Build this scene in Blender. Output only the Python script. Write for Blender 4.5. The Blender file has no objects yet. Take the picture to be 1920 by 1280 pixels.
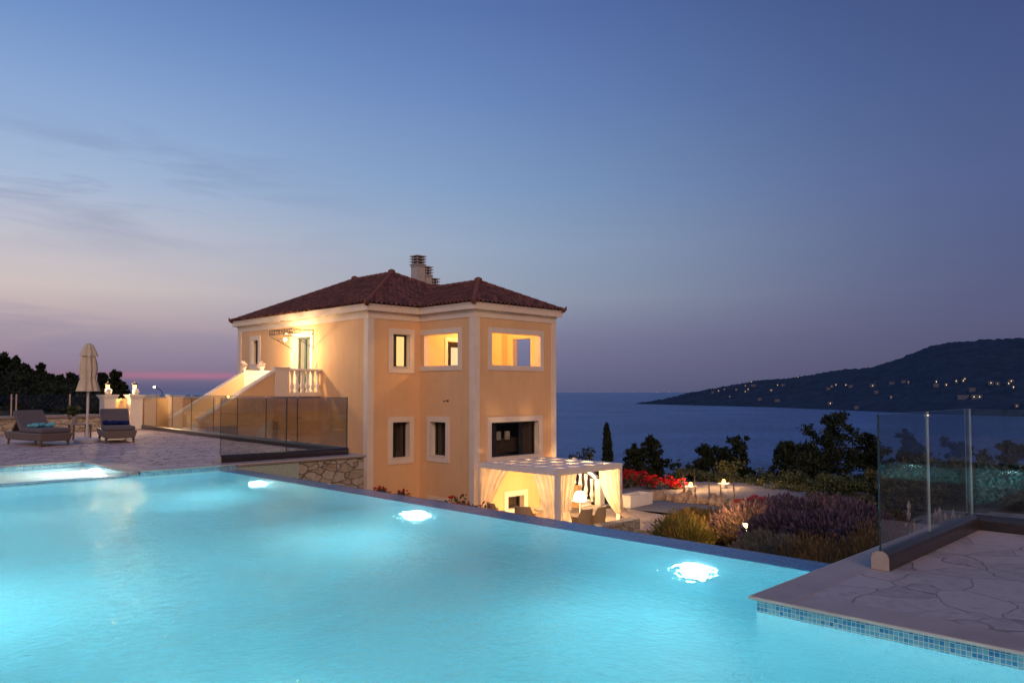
import bpy, bmesh, math, random
from mathutils import Vector, Matrix, noise

scene = bpy.context.scene
COL = scene.collection
PI = math.pi
R2 = math.sqrt(.5)

# ------------------------------------------------------------------ materials
def lin(r, g, b):
    return tuple(((c / 255) / 12.92 if c / 255 <= .04045 else ((c / 255 + .055) / 1.055) ** 2.4) for c in (r, g, b)) + (1,)

class NT:
    def __init__(s, tree):
        s.t = tree; s.n = tree.nodes; s.l = tree.links
    def new(s, kind, ins=None, **props):
        n = s.n.new(kind)
        for k, v in props.items(): setattr(n, k, v)
        for k, v in (ins or {}).items():
            if isinstance(v, bpy.types.NodeSocket): s.l.new(v, n.inputs[k])
            else: n.inputs[k].default_value = v
        return n
    def math(s, op, a, b=None, c=None, clamp=False):
        n = s.n.new('ShaderNodeMath'); n.operation = op; n.use_clamp = clamp
        for i, v in enumerate((a, b, c)):
            if v is None: continue
            if isinstance(v, bpy.types.NodeSocket): s.l.new(v, n.inputs[i])
            else: n.inputs[i].default_value = v
        return n.outputs[0]
    def ramp(s, fac, stops, interp='LINEAR'):
        n = s.n.new('ShaderNodeValToRGB'); cr = n.color_ramp; cr.interpolation = interp
        while len(cr.elements) < len(stops): cr.elements.new(.5)
        for e, (p, c) in zip(cr.elements, stops):
            e.position = p; e.color = c if len(c) == 4 else tuple(c) + (1,)
        s.l.new(fac, n.inputs[0]); return n.outputs[0]
    def mix(s, fac, a, b, blend='MIX'):
        n = s.n.new('ShaderNodeMix'); n.data_type = 'RGBA'; n.blend_type = blend
        for i, v in ((0, fac), (6, a), (7, b)):
            if isinstance(v, bpy.types.NodeSocket): s.l.new(v, n.inputs[i])
            else: n.inputs[i].default_value = v
        return n.outputs[2]

def newmat(name):
    m = bpy.data.materials.new(name); m.use_nodes = True
    nt = NT(m.node_tree); nt.n.clear()
    out = nt.n.new('ShaderNodeOutputMaterial')
    return m, nt, out

def paint(name, c1, c2=None, rough=.6, scale=3., bump=0., bscale=60., metal=0., detail=4, spec=.35, stain=0):
    """plain surface whose colour wanders between c1 and c2, with fine bump"""
    m, nt, out = newmat(name)
    co = nt.new('ShaderNodeTexCoord').outputs['Object']
    c2 = c2 or tuple(x * .82 for x in c1[:3]) + (1,)
    nz = nt.new('ShaderNodeTexNoise', {'Vector': co, 'Scale': scale, 'Detail': detail, 'Roughness': .65})
    col = nt.ramp(nz.outputs[0], [(.3, c2), (.7, c1)])
    if stain:
        mp = nt.new('ShaderNodeMapping', {'Vector': co, 'Scale': (2.2, 2.2, .25)})
        n3 = nt.new('ShaderNodeTexNoise', {'Vector': mp.outputs[0], 'Scale': 1.6, 'Detail': 5, 'Roughness': .7})
        f = nt.math('MULTIPLY', nt.ramp(n3.outputs[0], [(.45, (0, 0, 0)), (.75, (1, 1, 1))]), stain)
        col = nt.mix(f, col, tuple(x * .6 for x in c1[:3]) + (1,))
    p = nt.new('ShaderNodeBsdfPrincipled', {'Base Color': col, 'Roughness': rough, 'Metallic': metal, 'Specular IOR Level': spec})
    if bump:
        n2 = nt.new('ShaderNodeTexNoise', {'Vector': co, 'Scale': bscale, 'Detail': 3})
        b = nt.new('ShaderNodeBump', {'Height': n2.outputs[0], 'Strength': bump, 'Distance': .02})
        nt.l.new(b.outputs[0], p.inputs['Normal'])
    nt.l.new(p.outputs[0], out.inputs[0]); return m

def glow(name, col, strength):
    m, nt, out = newmat(name)
    e = nt.new('ShaderNodeEmission', {'Color': col, 'Strength': strength})
    nt.l.new(e.outputs[0], out.inputs[0]); return m

def leafmat(name, stops, rough=.65, lowz=None):
    m, nt, out = newmat(name)
    g = nt.new('ShaderNodeNewGeometry')
    co = nt.new('ShaderNodeTexCoord').outputs['Object']
    nz = nt.new('ShaderNodeTexNoise', {'Vector': co, 'Scale': 1.7, 'Detail': 2})
    f = nt.math('ADD', nt.math('MULTIPLY', g.outputs['Random Per Island'], .6), nt.math('MULTIPLY', nz.outputs[0], .4))
    col = nt.ramp(f, stops)
    p = nt.new('ShaderNodeBsdfPrincipled', {'Base Color': col, 'Roughness': rough, 'Specular IOR Level': .2})
    tr = nt.new('ShaderNodeBsdfTranslucent', {'Color': col})
    mx = nt.new('ShaderNodeMixShader', {0: .25, 1: p.outputs[0], 2: tr.outputs[0]})
    nt.l.new(mx.outputs[0], out.inputs[0]); return m

def glassmat(name, tint, rough=0.0, refl=1.0):
    m, nt, out = newmat(name)
    g = nt.new('ShaderNodeNewGeometry')
    ior = nt.math('ADD', nt.math('MULTIPLY', g.outputs['Backfacing'], 1 / 1.5 - 1.5), 1.5)
    fr = nt.new('ShaderNodeFresnel', {'IOR': ior})
    fac = nt.math('MULTIPLY', fr.outputs[0], refl)
    t = nt.new('ShaderNodeBsdfTransparent', {'Color': tint})
    gl = nt.new('ShaderNodeBsdfGlossy', {'Color': (1, 1, 1, 1), 'Roughness': rough})
    mx = nt.new('ShaderNodeMixShader', {0: fac, 1: t.outputs[0], 2: gl.outputs[0]})
    nt.l.new(mx.outputs[0], out.inputs[0]); return m

def clothmat(name, c, trans=.45, scale=8):
    m, nt, out = newmat(name)
    co = nt.new('ShaderNodeTexCoord').outputs['Object']
    nz = nt.new('ShaderNodeTexNoise', {'Vector': co, 'Scale': scale, 'Detail': 3})
    col = nt.ramp(nz.outputs[0], [(.3, tuple(x * .86 for x in c[:3]) + (1,)), (.7, c)])
    d = nt.new('ShaderNodeBsdfDiffuse', {'Color': col})
    t = nt.new('ShaderNodeBsdfTranslucent', {'Color': col})
    mx = nt.new('ShaderNodeMixShader', {0: trans, 1: d.outputs[0], 2: t.outputs[0]})
    nt.l.new(mx.outputs[0], out.inputs[0]); return m

def tilemat(name, size, stops, grout, gw=.1, floor=False, rough=.25, vary=1.0):
    """small square mosaic laid in the plane of the wall (or floor)"""
    m, nt, out = newmat(name)
    co = nt.new('ShaderNodeTexCoord').outputs['Object']
    sx = nt.new('ShaderNodeSeparateXYZ', {0: co})
    if floor: u, v = sx.outputs[0], sx.outputs[1]
    else: u, v = nt.math('ADD', sx.outputs[0], sx.outputs[1]), sx.outputs[2]
    u = nt.math('DIVIDE', u, size); v = nt.math('DIVIDE', v, size)
    fu, fv = nt.math('FRACT', u), nt.math('FRACT', v)
    cu, cv = nt.math('FLOOR', u), nt.math('FLOOR', v)
    vec = nt.new('ShaderNodeCombineXYZ', {0: cu, 1: cv})
    wn = nt.new('ShaderNodeTexWhiteNoise', {0: vec.outputs[0]}, noise_dimensions='2D')
    col = nt.ramp(wn.outputs[0], stops)
    line = nt.math('MAXIMUM', nt.math('LESS_THAN', fu, gw), nt.math('LESS_THAN', fv, gw))
    col = nt.mix(line, col, grout)
    p = nt.new('ShaderNodeBsdfPrincipled', {'Base Color': col, 'Roughness': rough})
    nt.l.new(p.outputs[0], out.inputs[0]); return m

def flagstone(name, scale, stones, mortar, width=.02, stretch=(1, 1, 1), distort=.35, bump=.35):
    """irregular crazy paving / rubble stone"""
    m, nt, out = newmat(name)
    co = nt.new('ShaderNodeTexCoord').outputs['Object']
    mp = nt.new('ShaderNodeMapping', {'Vector': co, 'Scale': stretch})
    nz = nt.new('ShaderNodeTexNoise', {'Vector': mp.outputs[0], 'Scale': scale * 1.1, 'Detail': 2})
    v = nt.new('ShaderNodeVectorMath', {0: nz.outputs[1], 1: (.5, .5, .5)}, operation='SUBTRACT')
    v2 = nt.new('ShaderNodeVectorMath', {0: v.outputs[0], 'Scale': distort}, operation='SCALE')
    v3 = nt.new('ShaderNodeVectorMath', {0: mp.outputs[0], 1: v2.outputs[0]}, operation='ADD')
    vo = nt.new('ShaderNodeTexVoronoi', {'Vector': v3.outputs[0], 'Scale': scale}, feature='DISTANCE_TO_EDGE')
    vc = nt.new('ShaderNodeTexVoronoi', {'Vector': v3.outputs[0], 'Scale': scale}, feature='F1')
    sep = nt.new('ShaderNodeSeparateColor', {0: vc.outputs['Color']})
    fine = nt.new('ShaderNodeTexNoise', {'Vector': co, 'Scale': 9, 'Detail': 7, 'Roughness': .7})
    f = nt.math('ADD', nt.math('MULTIPLY', sep.outputs[0], .5), nt.math('MULTIPLY', nt.math('SUBTRACT', fine.outputs[0], .2), .85))
    col = nt.ramp(f, stones)
    mask = nt.ramp(vo.outputs['Distance'], [(width * .5, (1, 1, 1)), (width * 1.6, (0, 0, 0))])
    col = nt.mix(mask, col, mortar)
    h = nt.math('ADD', nt.math('MULTIPLY', nt.math('SUBTRACT', 1., mask), .8), nt.math('MULTIPLY', fine.outputs[0], .45))
    b = nt.new('ShaderNodeBump', {'Height': h, 'Strength': bump, 'Distance': .03})
    p = nt.new('ShaderNodeBsdfPrincipled', {'Base Color': col, 'Roughness': .62, 'Normal': b.outputs[0], 'Specular IOR Level': .35})
    nt.l.new(p.outputs[0], out.inputs[0]); return m

M = {}
M['peach'] = paint('peach_render', (.82, .515, .265, 1), (.765, .47, .235, 1), .8, 1.2, .35, 160, stain=.2)
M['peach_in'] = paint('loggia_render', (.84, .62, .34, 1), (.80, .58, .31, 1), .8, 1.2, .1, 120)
M['cream'] = paint('cream_trim', (.80, .68, .55, 1), (.74, .62, .49, 1), .7, 2.5, .1, 120, stain=.1)
M['white'] = paint('white_plaster', (.84, .78, .70, 1), (.76, .69, .60, 1), .7, 3, .1, 90, stain=.08)
M['soffit'] = paint('pale_soffit', (.85, .74, .58, 1), None, .7, 2)
M['tile'] = paint('terracotta_tile', (.17, .052, .030, 1), (.065, .022, .020, 1), .6, 5.5, .3, 40, detail=8)
def rooftile():
    m, nt, out = newmat('terracotta_roof_tile')
    co = nt.new('ShaderNodeTexCoord').outputs['Object']
    sx = nt.new('ShaderNodeSeparateXYZ', {0: co})
    cells = [nt.math('FLOOR', nt.math('DIVIDE', q, .215)) for q in sx.outputs[:2]]
    vec = nt.new('ShaderNodeCombineXYZ', {0: cells[0], 1: cells[1]})
    wn = nt.new('ShaderNodeTexWhiteNoise', {0: vec.outputs[0]}, noise_dimensions='2D')
    nz = nt.new('ShaderNodeTexNoise', {'Vector': co, 'Scale': 3., 'Detail': 8, 'Roughness': .7})
    f = nt.math('ADD', nt.math('MULTIPLY', wn.outputs[0], .55), nt.math('MULTIPLY', nz.outputs[0], .55))
    col = nt.ramp(f, [(.2, (.055, .021, .016, 1)), (.55, (.11, .040, .025, 1)), (.9, (.18, .068, .038, 1))])
    p = nt.new('ShaderNodeBsdfPrincipled', {'Base Color': col, 'Roughness': .6, 'Specular IOR Level': .25})
    nt.l.new(p.outputs[0], out.inputs[0]); return m
M['tile'] = rooftile()
M['ridge'] = paint('ridge_tile', (.22, .07, .038, 1), (.12, .042, .03, 1), .6, 4, .3, 40)
M['frame'] = paint('dark_window_frame', (.018, .018, .02, 1), None, .35, 4)
M['teal'] = paint('teal_door_frame', (.05, .075, .075, 1), None, .4, 4)
M['pane'] = glassmat('window_glass', (.75, .75, .75, 1))
M['curtain_dark'] = clothmat('brown_curtain', (.14, .10, .075, 1), .2)
M['curtain_mid'] = clothmat('grey_blind', (.22, .18, .15, 1), .2)
M['room'] = paint('dim_room', (.12, .10, .08, 1), None, .8, 1)
M['roomglow'] = glow('lit_room_wall', (1, .60, .22, 1), 1.7)
M['sheerglow'] = glow('lit_sheer_curtain', (1, .72, .36, 1), 1.05)
M['pillow'] = paint('cream_pillow', (.55, .5, .42, 1), None, .8, 4)
M['iron'] = paint('wrought_iron', (.012, .010, .009, 1), None, .5, 6)
M['bulb'] = glow('warm_bulb', (1, .48, .12, 1), 6)
M['bulbhot'] = glow('hot_bulb', (1, .72, .36, 1), 9)
M['shade'] = glow('lit_lampshade', (1, .80, .48, 1), 9)
M['bollardglow'] = glow('bollard_glow', (1, .62, .22, 1), 22)
M['poollamp'] = glow('pool_lamp_lens', (.72, .96, 1, 1), 700)
M['poolfillnear'] = glow('added_near_wall_lens', (.68, .96, 1, 1), 2050)  # for the added lamps on the unseen near wall
M['kidlamp'] = glow('small_pool_lamp_lens', (1, .97, .90, 1), 900)
M['coldbulb'] = glow('street_lamp_glow', (1, .9, .78, 1), 12)
M['chalk'] = paint('chimney_plaster', (.55, .47, .42, 1), (.45, .38, .34, 1), .8, 3, .1)
M['rail'] = paint('bronze_rail', (.085, .07, .068, 1), (.06, .05, .05, 1), .32, 8, .05, 90, metal=.6)
M['railcap'] = paint('rail_end_cap', (.48, .36, .28, 1), None, .5, 8)
M['glass'] = glassmat('balustrade_glass', (.86, .87, .85, 1), 0, 1.0)
M['glassmirror'] = glassmat('reflecting_balustrade_glass', (.84, .86, .84, 1), 0, 2.2)
M['glassbrown'] = glassmat('tinted_balustrade_glass', (.85, .85, .81, 1), 0, 1.3)
M['edge'] = paint('lit_glass_edge', (.42, .47, .43, 1), (.30, .36, .33, 1), .3, 6, spec=.6)  # pale tone paints the light caught by the pane edges
M['edgedark'] = paint('dark_glass_edge', (.03, .045, .045, 1), None, .3, 6)
M['clip'] = paint('steel_clip', (.6, .6, .58, 1), None, .3, 6, metal=.8)
M['deck'] = flagstone('crazy_paving', 1.9, [(.15, (.21, .18, .18, 1)), (.38, (.34, .29, .28, 1)), (.6, (.42, .355, .34, 1)), (.85, (.27, .225, .215, 1))], (.245, .195, .175, 1), .008, distort=.36, bump=.55)
M['terrace'] = flagstone('terrace_paving', 3.0, [(.15, (.34, .23, .20, 1)), (.45, (.52, .37, .33, 1)), (.7, (.60, .44, .40, 1)), (.9, (.40, .28, .25, 1))], (.16, .10, .085, 1), .03, distort=.30, bump=.7)
M['coping'] = paint('coping_stone', (.39, .32, .29, 1), (.29, .235, .21, 1), .5, 2.2, .2, 30, detail=8)
M['copinglight'] = paint('coping_edge_stone', (.62, .54, .44, 1), (.5, .43, .35, 1), .5, 3, .15, 40)
M['rubble'] = flagstone('rubble_stone_wall', 4.2, [(.15, (.22, .17, .11, 1)), (.4, (.40, .33, .22, 1)), (.6, (.47, .42, .33, 1)), (.8, (.33, .23, .13, 1))], (.17, .135, .095, 1), .026, (.75, .75, 1.45), .2, .9)
M['walltop'] = paint('grey_wall_cap', (.27, .23, .22, 1), None, .6, 3, .2, 40)
M['basin'] = tilemat('pool_mosaic', .05, [(0, (.34, .76, .84, 1)), (.5, (.40, .82, .89, 1)), (1, (.46, .86, .92, 1))], (.48, .86, .92, 1), .08, True, .5)
M['basinwall'] = tilemat('pool_wall_mosaic', .029, [(0, (.26, .62, .76, 1)), (.35, (.36, .74, .84, 1)), (.7, (.42, .80, .88, 1)), (1, (.30, .66, .80, 1))], (.62, .80, .82, 1), .12, False, .5)
M['band'] = tilemat('waterline_mosaic', .029, [(0, (.02, .20, .42, 1)), (.25, (.06, .32, .50, 1)), (.5, (.13, .42, .52, 1)), (.8, (.20, .48, .56, 1)), (1, (.03, .24, .48, 1))], (.60, .60, .50, 1), .13, False, .25)
M['lip'] = tilemat('overflow_mosaic', .029, [(0, (.02, .13, .36, 1)), (.4, (.05, .22, .46, 1)), (1, (.08, .28, .52, 1))], (.16, .32, .46, 1), .12, True, .35)
M['sage'] = tilemat('pale_green_mosaic', .03, [(0, (.38, .46, .36, 1)), (.5, (.48, .54, .42, 1)), (1, (.42, .52, .42, 1))], (.16, .20, .16, 1), .1, False, .3)
M['wicker'] = None
M['cushion'] = paint('taupe_cushion', (.135, .112, .115, 1), (.105, .09, .095, 1), .85, 30, .2, 220)
M['leg'] = paint('brown_leg', (.12, .085, .06, 1), None, .6, 6)
M['turq'] = clothmat('turquoise_towel', (.16, .52, .60, 1), .1, 25)
M['navy'] = clothmat('navy_towel', (.02, .03, .14, 1), .1, 25)
M['parasol'] = clothmat('cream_canvas', (.80, .68, .50, 1), .25, 5)
M['pole'] = paint('pale_pole', (.66, .58, .54, 1), None, .4, 4)
M['base'] = paint('pale_stone_base', (.50, .50, .52, 1), None, .6, 6, .1)
M['sheer'] = clothmat('white_sheer_curtain', (.86, .74, .58, 1), .5, 4)
M['rattan'] = paint('rattan', (.50, .36, .20, 1), (.30, .20, .10, 1), .6, 40, .6, 120)
M['linen'] = clothmat('table_linen', (.8, .7, .52, 1), .2)
M['path'] = flagstone('path_flags', 1.6, [(.2, (.36, .27, .19, 1)), (.5, (.48, .37, .27, 1)), (.8, (.42, .33, .24, 1))], (.22, .16, .11, 1), .012, distort=.25, bump=.25)
M['gravel'] = paint('pale_gravel', (.27, .25, .245, 1), (.14, .13, .13, 1), .9, 9, .8, 22, detail=9)
M['soil'] = paint('dry_soil', (.075, .06, .04, 1), (.025, .028, .014, 1), .95, .8, .6, 9, detail=9)
M['rock'] = paint('limestone_boulder', (.52, .40, .27, 1), (.30, .16, .08, 1), .85, 5, .8, 12, detail=8)
M['bark'] = paint('bark', (.07, .05, .035, 1), (.03, .022, .016, 1), .9, 8, .6, 20)
M['palebark'] = paint('pale_bark', (.22, .16, .11, 1), None, .9, 8, .4, 30)
M['pine'] = leafmat('pine_needles', [(.2, (.010, .016, .009, 1)), (.55, (.024, .034, .017, 1)), (.9, (.055, .068, .032, 1))])
M['bushgreen'] = leafmat('olive_leaves', [(.2, (.03, .045, .02, 1)), (.55, (.085, .105, .045, 1)), (.9, (.18, .19, .09, 1))])
M['litgreen'] = leafmat('lit_yellow_green_leaves', [(.2, (.06, .07, .02, 1)), (.55, (.14, .15, .05, 1)), (.9, (.25, .22, .10, 1))])  # lighter olive leaves; for the lamplit bush the lamplight is in the colour
M['hedge'] = leafmat('hedge_leaves', [(.2, (.035, .042, .018, 1)), (.5, (.10, .105, .045, 1)), (.85, (.23, .20, .10, 1))])
M['stalk'] = leafmat('lavender_stalks', [(.2, (.04, .042, .026, 1)), (.55, (.10, .10, .065, 1)), (.9, (.19, .17, .11, 1))])
M['lavender'] = leafmat('lavender_flowers', [(.2, (.055, .04, .06, 1)), (.5, (.12, .085, .12, 1)), (.85, (.25, .18, .225, 1))])
M['lampstalk'] = leafmat('lamp_yellow_stalks', [(.2, (.10, .085, .02, 1)), (.55, (.22, .17, .05, 1)), (.9, (.36, .26, .10, 1))])  # bollard light put into the stalk colour as yellow
M['silver'] = leafmat('silver_leaves', [(.2, (.10, .10, .075, 1)), (.55, (.19, .18, .14, 1)), (.9, (.30, .28, .22, 1))])
M['straw'] = leafmat('dry_grass', [(.2, (.09, .06, .026, 1)), (.55, (.20, .13, .06, 1)), (.9, (.36, .24, .11, 1))])
M['red'] = leafmat('red_petals', [(.2, (.30, .008, .014, 1)), (.55, (.55, .012, .02, 1)), (.9, (.75, .04, .05, 1))])
M['palepetal'] = leafmat('pale_petals', [(.2, (.6, .48, .42, 1)), (.9, (.85, .75, .68, 1))])
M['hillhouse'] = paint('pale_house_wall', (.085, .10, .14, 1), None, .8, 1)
M['hillroof'] = paint('house_roof', (.16, .10, .09, 1), None, .8, 1)
M['hilllight'] = glow('house_light', (1, .66, .32, 1), 3.2)
M['hilldim'] = glow('house_dim_light', (1, .60, .34, 1), .35)
M['hillfaint'] = glow('house_faint_light', (1, .56, .26, 1), 1.1)
M['shorelight'] = glow('shore_light', (1, .62, .36, 1), .4)

def wicker():
    m, nt, out = newmat('woven_wicker')
    co = nt.new('ShaderNodeTexCoord').outputs['Object']
    s = nt.new('ShaderNodeSeparateXYZ', {0: co})
    u = nt.math('ADD', s.outputs[0], s.outputs[1])
    a = nt.math('SINE', nt.math('MULTIPLY', nt.math('ADD', u, s.outputs[2]), 95))
    b = nt.math('SINE', nt.math('MULTIPLY', nt.math('SUBTRACT', u, s.outputs[2]), 95))
    h = nt.math('MAXIMUM', a, b)
    col = nt.ramp(nt.math('MULTIPLY_ADD', h, .5, .5), [(.35, (.045, .034, .026, 1)), (.8, (.20, .15, .115, 1))])
    bp = nt.new('ShaderNodeBump', {'Height': h, 'Strength': .6, 'Distance': .01})
    p = nt.new('ShaderNodeBsdfPrincipled', {'Base Color': col, 'Roughness': .55, 'Normal': bp.outputs[0]})
    nt.l.new(p.outputs[0], out.inputs[0]); return m
M['wicker'] = wicker()

def watermat(name, dens, scol, rough=.05, ior=1.24):
    m, nt, out = newmat(name)
    co = nt.new('ShaderNodeTexCoord').outputs['Object']
    n1 = nt.new('ShaderNodeTexNoise', {'Vector': co, 'Scale': 13., 'Detail': 4, 'Roughness': .62, 'Distortion': 1.})
    n2 = nt.new('ShaderNodeTexNoise', {'Vector': co, 'Scale': 1.3, 'Detail': 2})
    h = nt.math('ADD', nt.math('MULTIPLY', n1.outputs[0], .45), n2.outputs[0])
    b = nt.new('ShaderNodeBump', {'Height': h, 'Strength': .68, 'Distance': .055})
    g = nt.new('ShaderNodeBsdfGlass', {'Color': (.97, .995, 1, 1), 'Roughness': rough, 'IOR': ior, 'Normal': b.outputs[0]})
    nt.l.new(g.outputs[0], out.inputs[0])
    vs = nt.new('ShaderNodeVolumeScatter', {'Color': scol, 'Density': dens, 'Anisotropy': .35})
    va = nt.new('ShaderNodeVolumeAbsorption', {'Color': (.02, .87, .97, 1), 'Density': .20})
    ad = nt.new('ShaderNodeAddShader', {0: vs.outputs[0], 1: va.outputs[0]})
    nt.l.new(ad.outputs[0], out.inputs[1]); return m
M['water'] = watermat('clear_pool_water', .16, (.30, .90, 1, 1), .035)
M['kidwater'] = watermat('paddling_pool_water', .6, (.85, .97, 1, 1), .05, 1.15)

def seamat():
    m, nt, out = newmat('dusk_sea')
    co = nt.new('ShaderNodeTexCoord').outputs['Object']
    n1 = nt.new('ShaderNodeTexNoise', {'Vector': co, 'Scale': .09, 'Detail': 6, 'Roughness': .7})
    n2 = nt.new('ShaderNodeTexNoise', {'Vector': co, 'Scale': .006, 'Detail': 4})
    h = nt.math('ADD', n1.outputs[0], nt.math('MULTIPLY', n2.outputs[0], .6))
    b = nt.new('ShaderNodeBump', {'Height': h, 'Strength': 1., 'Distance': 5.})
    n3 = nt.new('ShaderNodeTexNoise', {'Vector': co, 'Scale': .16, 'Detail': 5, 'Roughness': .65})
    col = nt.ramp(nt.math('ADD', nt.math('MULTIPLY', n3.outputs[0], .75), nt.math('MULTIPLY', n2.outputs[0], .25)), [(.38, lin(8, 42, 92)), (.62, lin(66, 116, 178))])  # light and dark of the wave slopes painted into the base colour
    p = nt.new('ShaderNodeBsdfPrincipled', {'Base Color': col, 'Roughness': .36, 'IOR': 1.33, 'Specular IOR Level': .42, 'Normal': b.outputs[0]})
    nt.l.new(p.outputs[0], out.inputs[0]); return m
M['sea'] = seamat()

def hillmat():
    m, nt, out = newmat('hazy_forest_headland')
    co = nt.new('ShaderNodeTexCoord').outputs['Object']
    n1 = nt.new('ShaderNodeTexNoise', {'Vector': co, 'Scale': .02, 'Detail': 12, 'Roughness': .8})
    col = nt.ramp(n1.outputs[0], [(.35, (.012, .026, .050, 1)), (.55, (.022, .042, .075, 1)), (.75, (.05, .07, .10, 1))])  # navy stops put distance haze into the woodland colour
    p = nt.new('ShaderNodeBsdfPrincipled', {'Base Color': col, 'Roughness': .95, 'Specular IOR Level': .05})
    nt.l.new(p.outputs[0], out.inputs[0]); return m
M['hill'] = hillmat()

# ------------------------------------------------------------------ mesh helpers
ORIG = {}
def tag(o, label=None, cat=None, group=None, kind=None):
    if label: o['label'] = label
    if cat: o['category'] = cat
    if group: o['group'] = group
    if kind: o['kind'] = kind
    return o

def thing(name, loc, label, cat, group=None):
    o = bpy.data.objects.new(name, None); COL.objects.link(o)
    o.location = loc; o.empty_display_size = .2
    ORIG[o.name] = Vector(loc)
    return tag(o, label, cat, group)

class MB:
    def __init__(s): s.v = []; s.f = []; s.m = []
    def poly(s, pts, mi=0):
        i = len(s.v); s.v += [tuple(p) for p in pts]
        s.f.append(tuple(range(i, i + len(pts)))); s.m.append(mi); return s
    def hexa(s, c, mi=0):
        i = len(s.v); s.v += [tuple(p) for p in c]
        for f in ((3, 2, 1, 0), (4, 5, 6, 7), (0, 1, 5, 4), (1, 2, 6, 5), (2, 3, 7, 6), (3, 0, 4, 7)):
            s.f.append(tuple(i + k for k in f)); s.m.append(mi)
        return s
    def box(s, x0, y0, z0, x1, y1, z1, mi=0):
        x0, x1 = min(x0, x1), max(x0, x1); y0, y1 = min(y0, y1), max(y0, y1); z0, z1 = min(z0, z1), max(z0, z1)
        return s.hexa([(x0, y0, z0), (x1, y0, z0), (x1, y1, z0), (x0, y1, z0), (x0, y0, z1), (x1, y0, z1), (x1, y1, z1), (x0, y1, z1)], mi)
    def bar(s, a, b, w, h, mi=0, up=(0, 0, 1)):
        a, b = Vector(a), Vector(b); d = (b - a).normalized(); u = Vector(up)
        r = d.cross(u)
        if r.length < 1e-5: r = d.cross(Vector((1, 0, 0)))
        r.normalize(); u = r.cross(d).normalized()
        r *= w / 2; u *= h / 2
        return s.hexa([a - r - u, a + r - u, a + r + u, a - r + u, b - r - u, b + r - u, b + r + u, b - r + u], mi)
    def prism(s, pts, z0, z1, mi=0):
        n = len(pts); i = len(s.v)
        s.v += [(p[0], p[1], z0) for p in pts] + [(p[0], p[1], z1) for p in pts]
        s.f.append(tuple(i + k for k in reversed(range(n)))); s.f.append(tuple(i + n + k for k in range(n))); s.m += [mi, mi]
        for k in range(n):
            j = (k + 1) % n; s.f.append((i + k, i + j, i + n + j, i + n + k)); s.m.append(mi)
        return s
    def tube(s, pts, rad, n=8, mi=0, caps=True):
        pts = [Vector(p) for p in pts]; i0 = len(s.v); up = Vector((.13, .21, .97))
        for k, p in enumerate(pts):
            d = (pts[min(k + 1, len(pts) - 1)] - pts[max(k - 1, 0)]).normalized()
            x = d.cross(up)
            if x.length < 1e-3: x = d.cross(Vector((1, 0, 0)))
            x.normalize(); y = d.cross(x)
            r = rad[k] if isinstance(rad, (list, tuple)) else rad
            for q in range(n):
                a = 2 * PI * q / n; s.v.append(tuple(p + x * (r * math.cos(a)) + y * (r * math.sin(a))))
        for k in range(len(pts) - 1):
            for q in range(n):
                a = i0 + k * n + q; b = i0 + k * n + (q + 1) % n
                s.f.append((a, b, b + n, a + n)); s.m.append(mi)
        if caps:
            s.f.append(tuple(i0 + q for q in reversed(range(n)))); s.f.append(tuple(i0 + (len(pts) - 1) * n + q for q in range(n))); s.m += [mi, mi]
        return s
    def lathe(s, c, prof, n=16, mi=0, sq=None):
        i0 = len(s.v)
        for r, z in prof:
            for q in range(n):
                a = 2 * PI * (q + .5) / n
                s.v.append((c[0] + r * math.cos(a), c[1] + r * math.sin(a), c[2] + z))
        for k in range(len(prof) - 1):
            for q in range(n):
                a = i0 + k * n + q; b = i0 + k * n + (q + 1) % n
                s.f.append((a, b, b + n, a + n)); s.m.append(mi)
        s.f.append(tuple(i0 + q for q in reversed(range(n)))); s.f.append(tuple(i0 + (len(prof) - 1) * n + q for q in range(n))); s.m += [mi, mi]
        return s
    def sphere(s, c, r, n=12, mi=0, sz=1.):
        k = max(4, n // 2)
        return s.lathe(c, [(max(1e-3, r * math.sin(PI * j / k)), -r * sz * math.cos(PI * j / k)) for j in range(k + 1)], n, mi)
    def disc(s, c, nrm, r, n=20, mi=0):
        nrm = Vector(nrm).normalized(); x = nrm.orthogonal().normalized(); y = nrm.cross(x)
        return s.poly([Vector(c) + x * (r * math.cos(2 * PI * k / n)) + y * (r * math.sin(2 * PI * k / n)) for k in range(n)], mi)
    def grid(s, P, mi=0):
        """P: rows of points"""
        i = len(s.v); w = len(P[0])
        for row in P: s.v += [tuple(p) for p in row]
        for a in range(len(P) - 1):
            for b in range(w - 1):
                q = i + a * w + b
                s.f.append((q, q + 1, q + w + 1, q + w)); s.m.append(mi)
        return s
    def build(s, name, mats, parent=None, smooth=False, bevel=0., label=None, local=False):
        if not isinstance(mats, (list, tuple)): mats = [mats]
        off = Vector((0, 0, 0))
        if parent is not None and not local: off = ORIG.get(parent.name, Vector((0, 0, 0)))
        me = bpy.data.meshes.new(name)
        me.from_pydata([(v[0] - off.x, v[1] - off.y, v[2] - off.z) for v in s.v], [], s.f)
        for m in mats: me.materials.append(m)
        if len(mats) > 1: me.polygons.foreach_set('material_index', s.m)
        if smooth: me.polygons.foreach_set('use_smooth', [True] * len(me.polygons))
        me.update()
        o = bpy.data.objects.new(name, me); COL.objects.link(o)
        if parent is not None:
            o.parent = parent; ORIG[o.name] = off if not local else Vector((0, 0, 0))
        else: ORIG[o.name] = Vector((0, 0, 0))
        if bevel:
            b = o.modifiers.new('edge', 'BEVEL'); b.width = bevel; b.segments = 2; b.limit_method = 'ANGLE'
        if label: o['label'] = label
        return o

def recentre(o, p):
    """move a mesh object's origin to its base point"""
    p = Vector(p); o.data.transform(Matrix.Translation(-p)); o.location = p; ORIG[o.name] = p; return o

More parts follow.
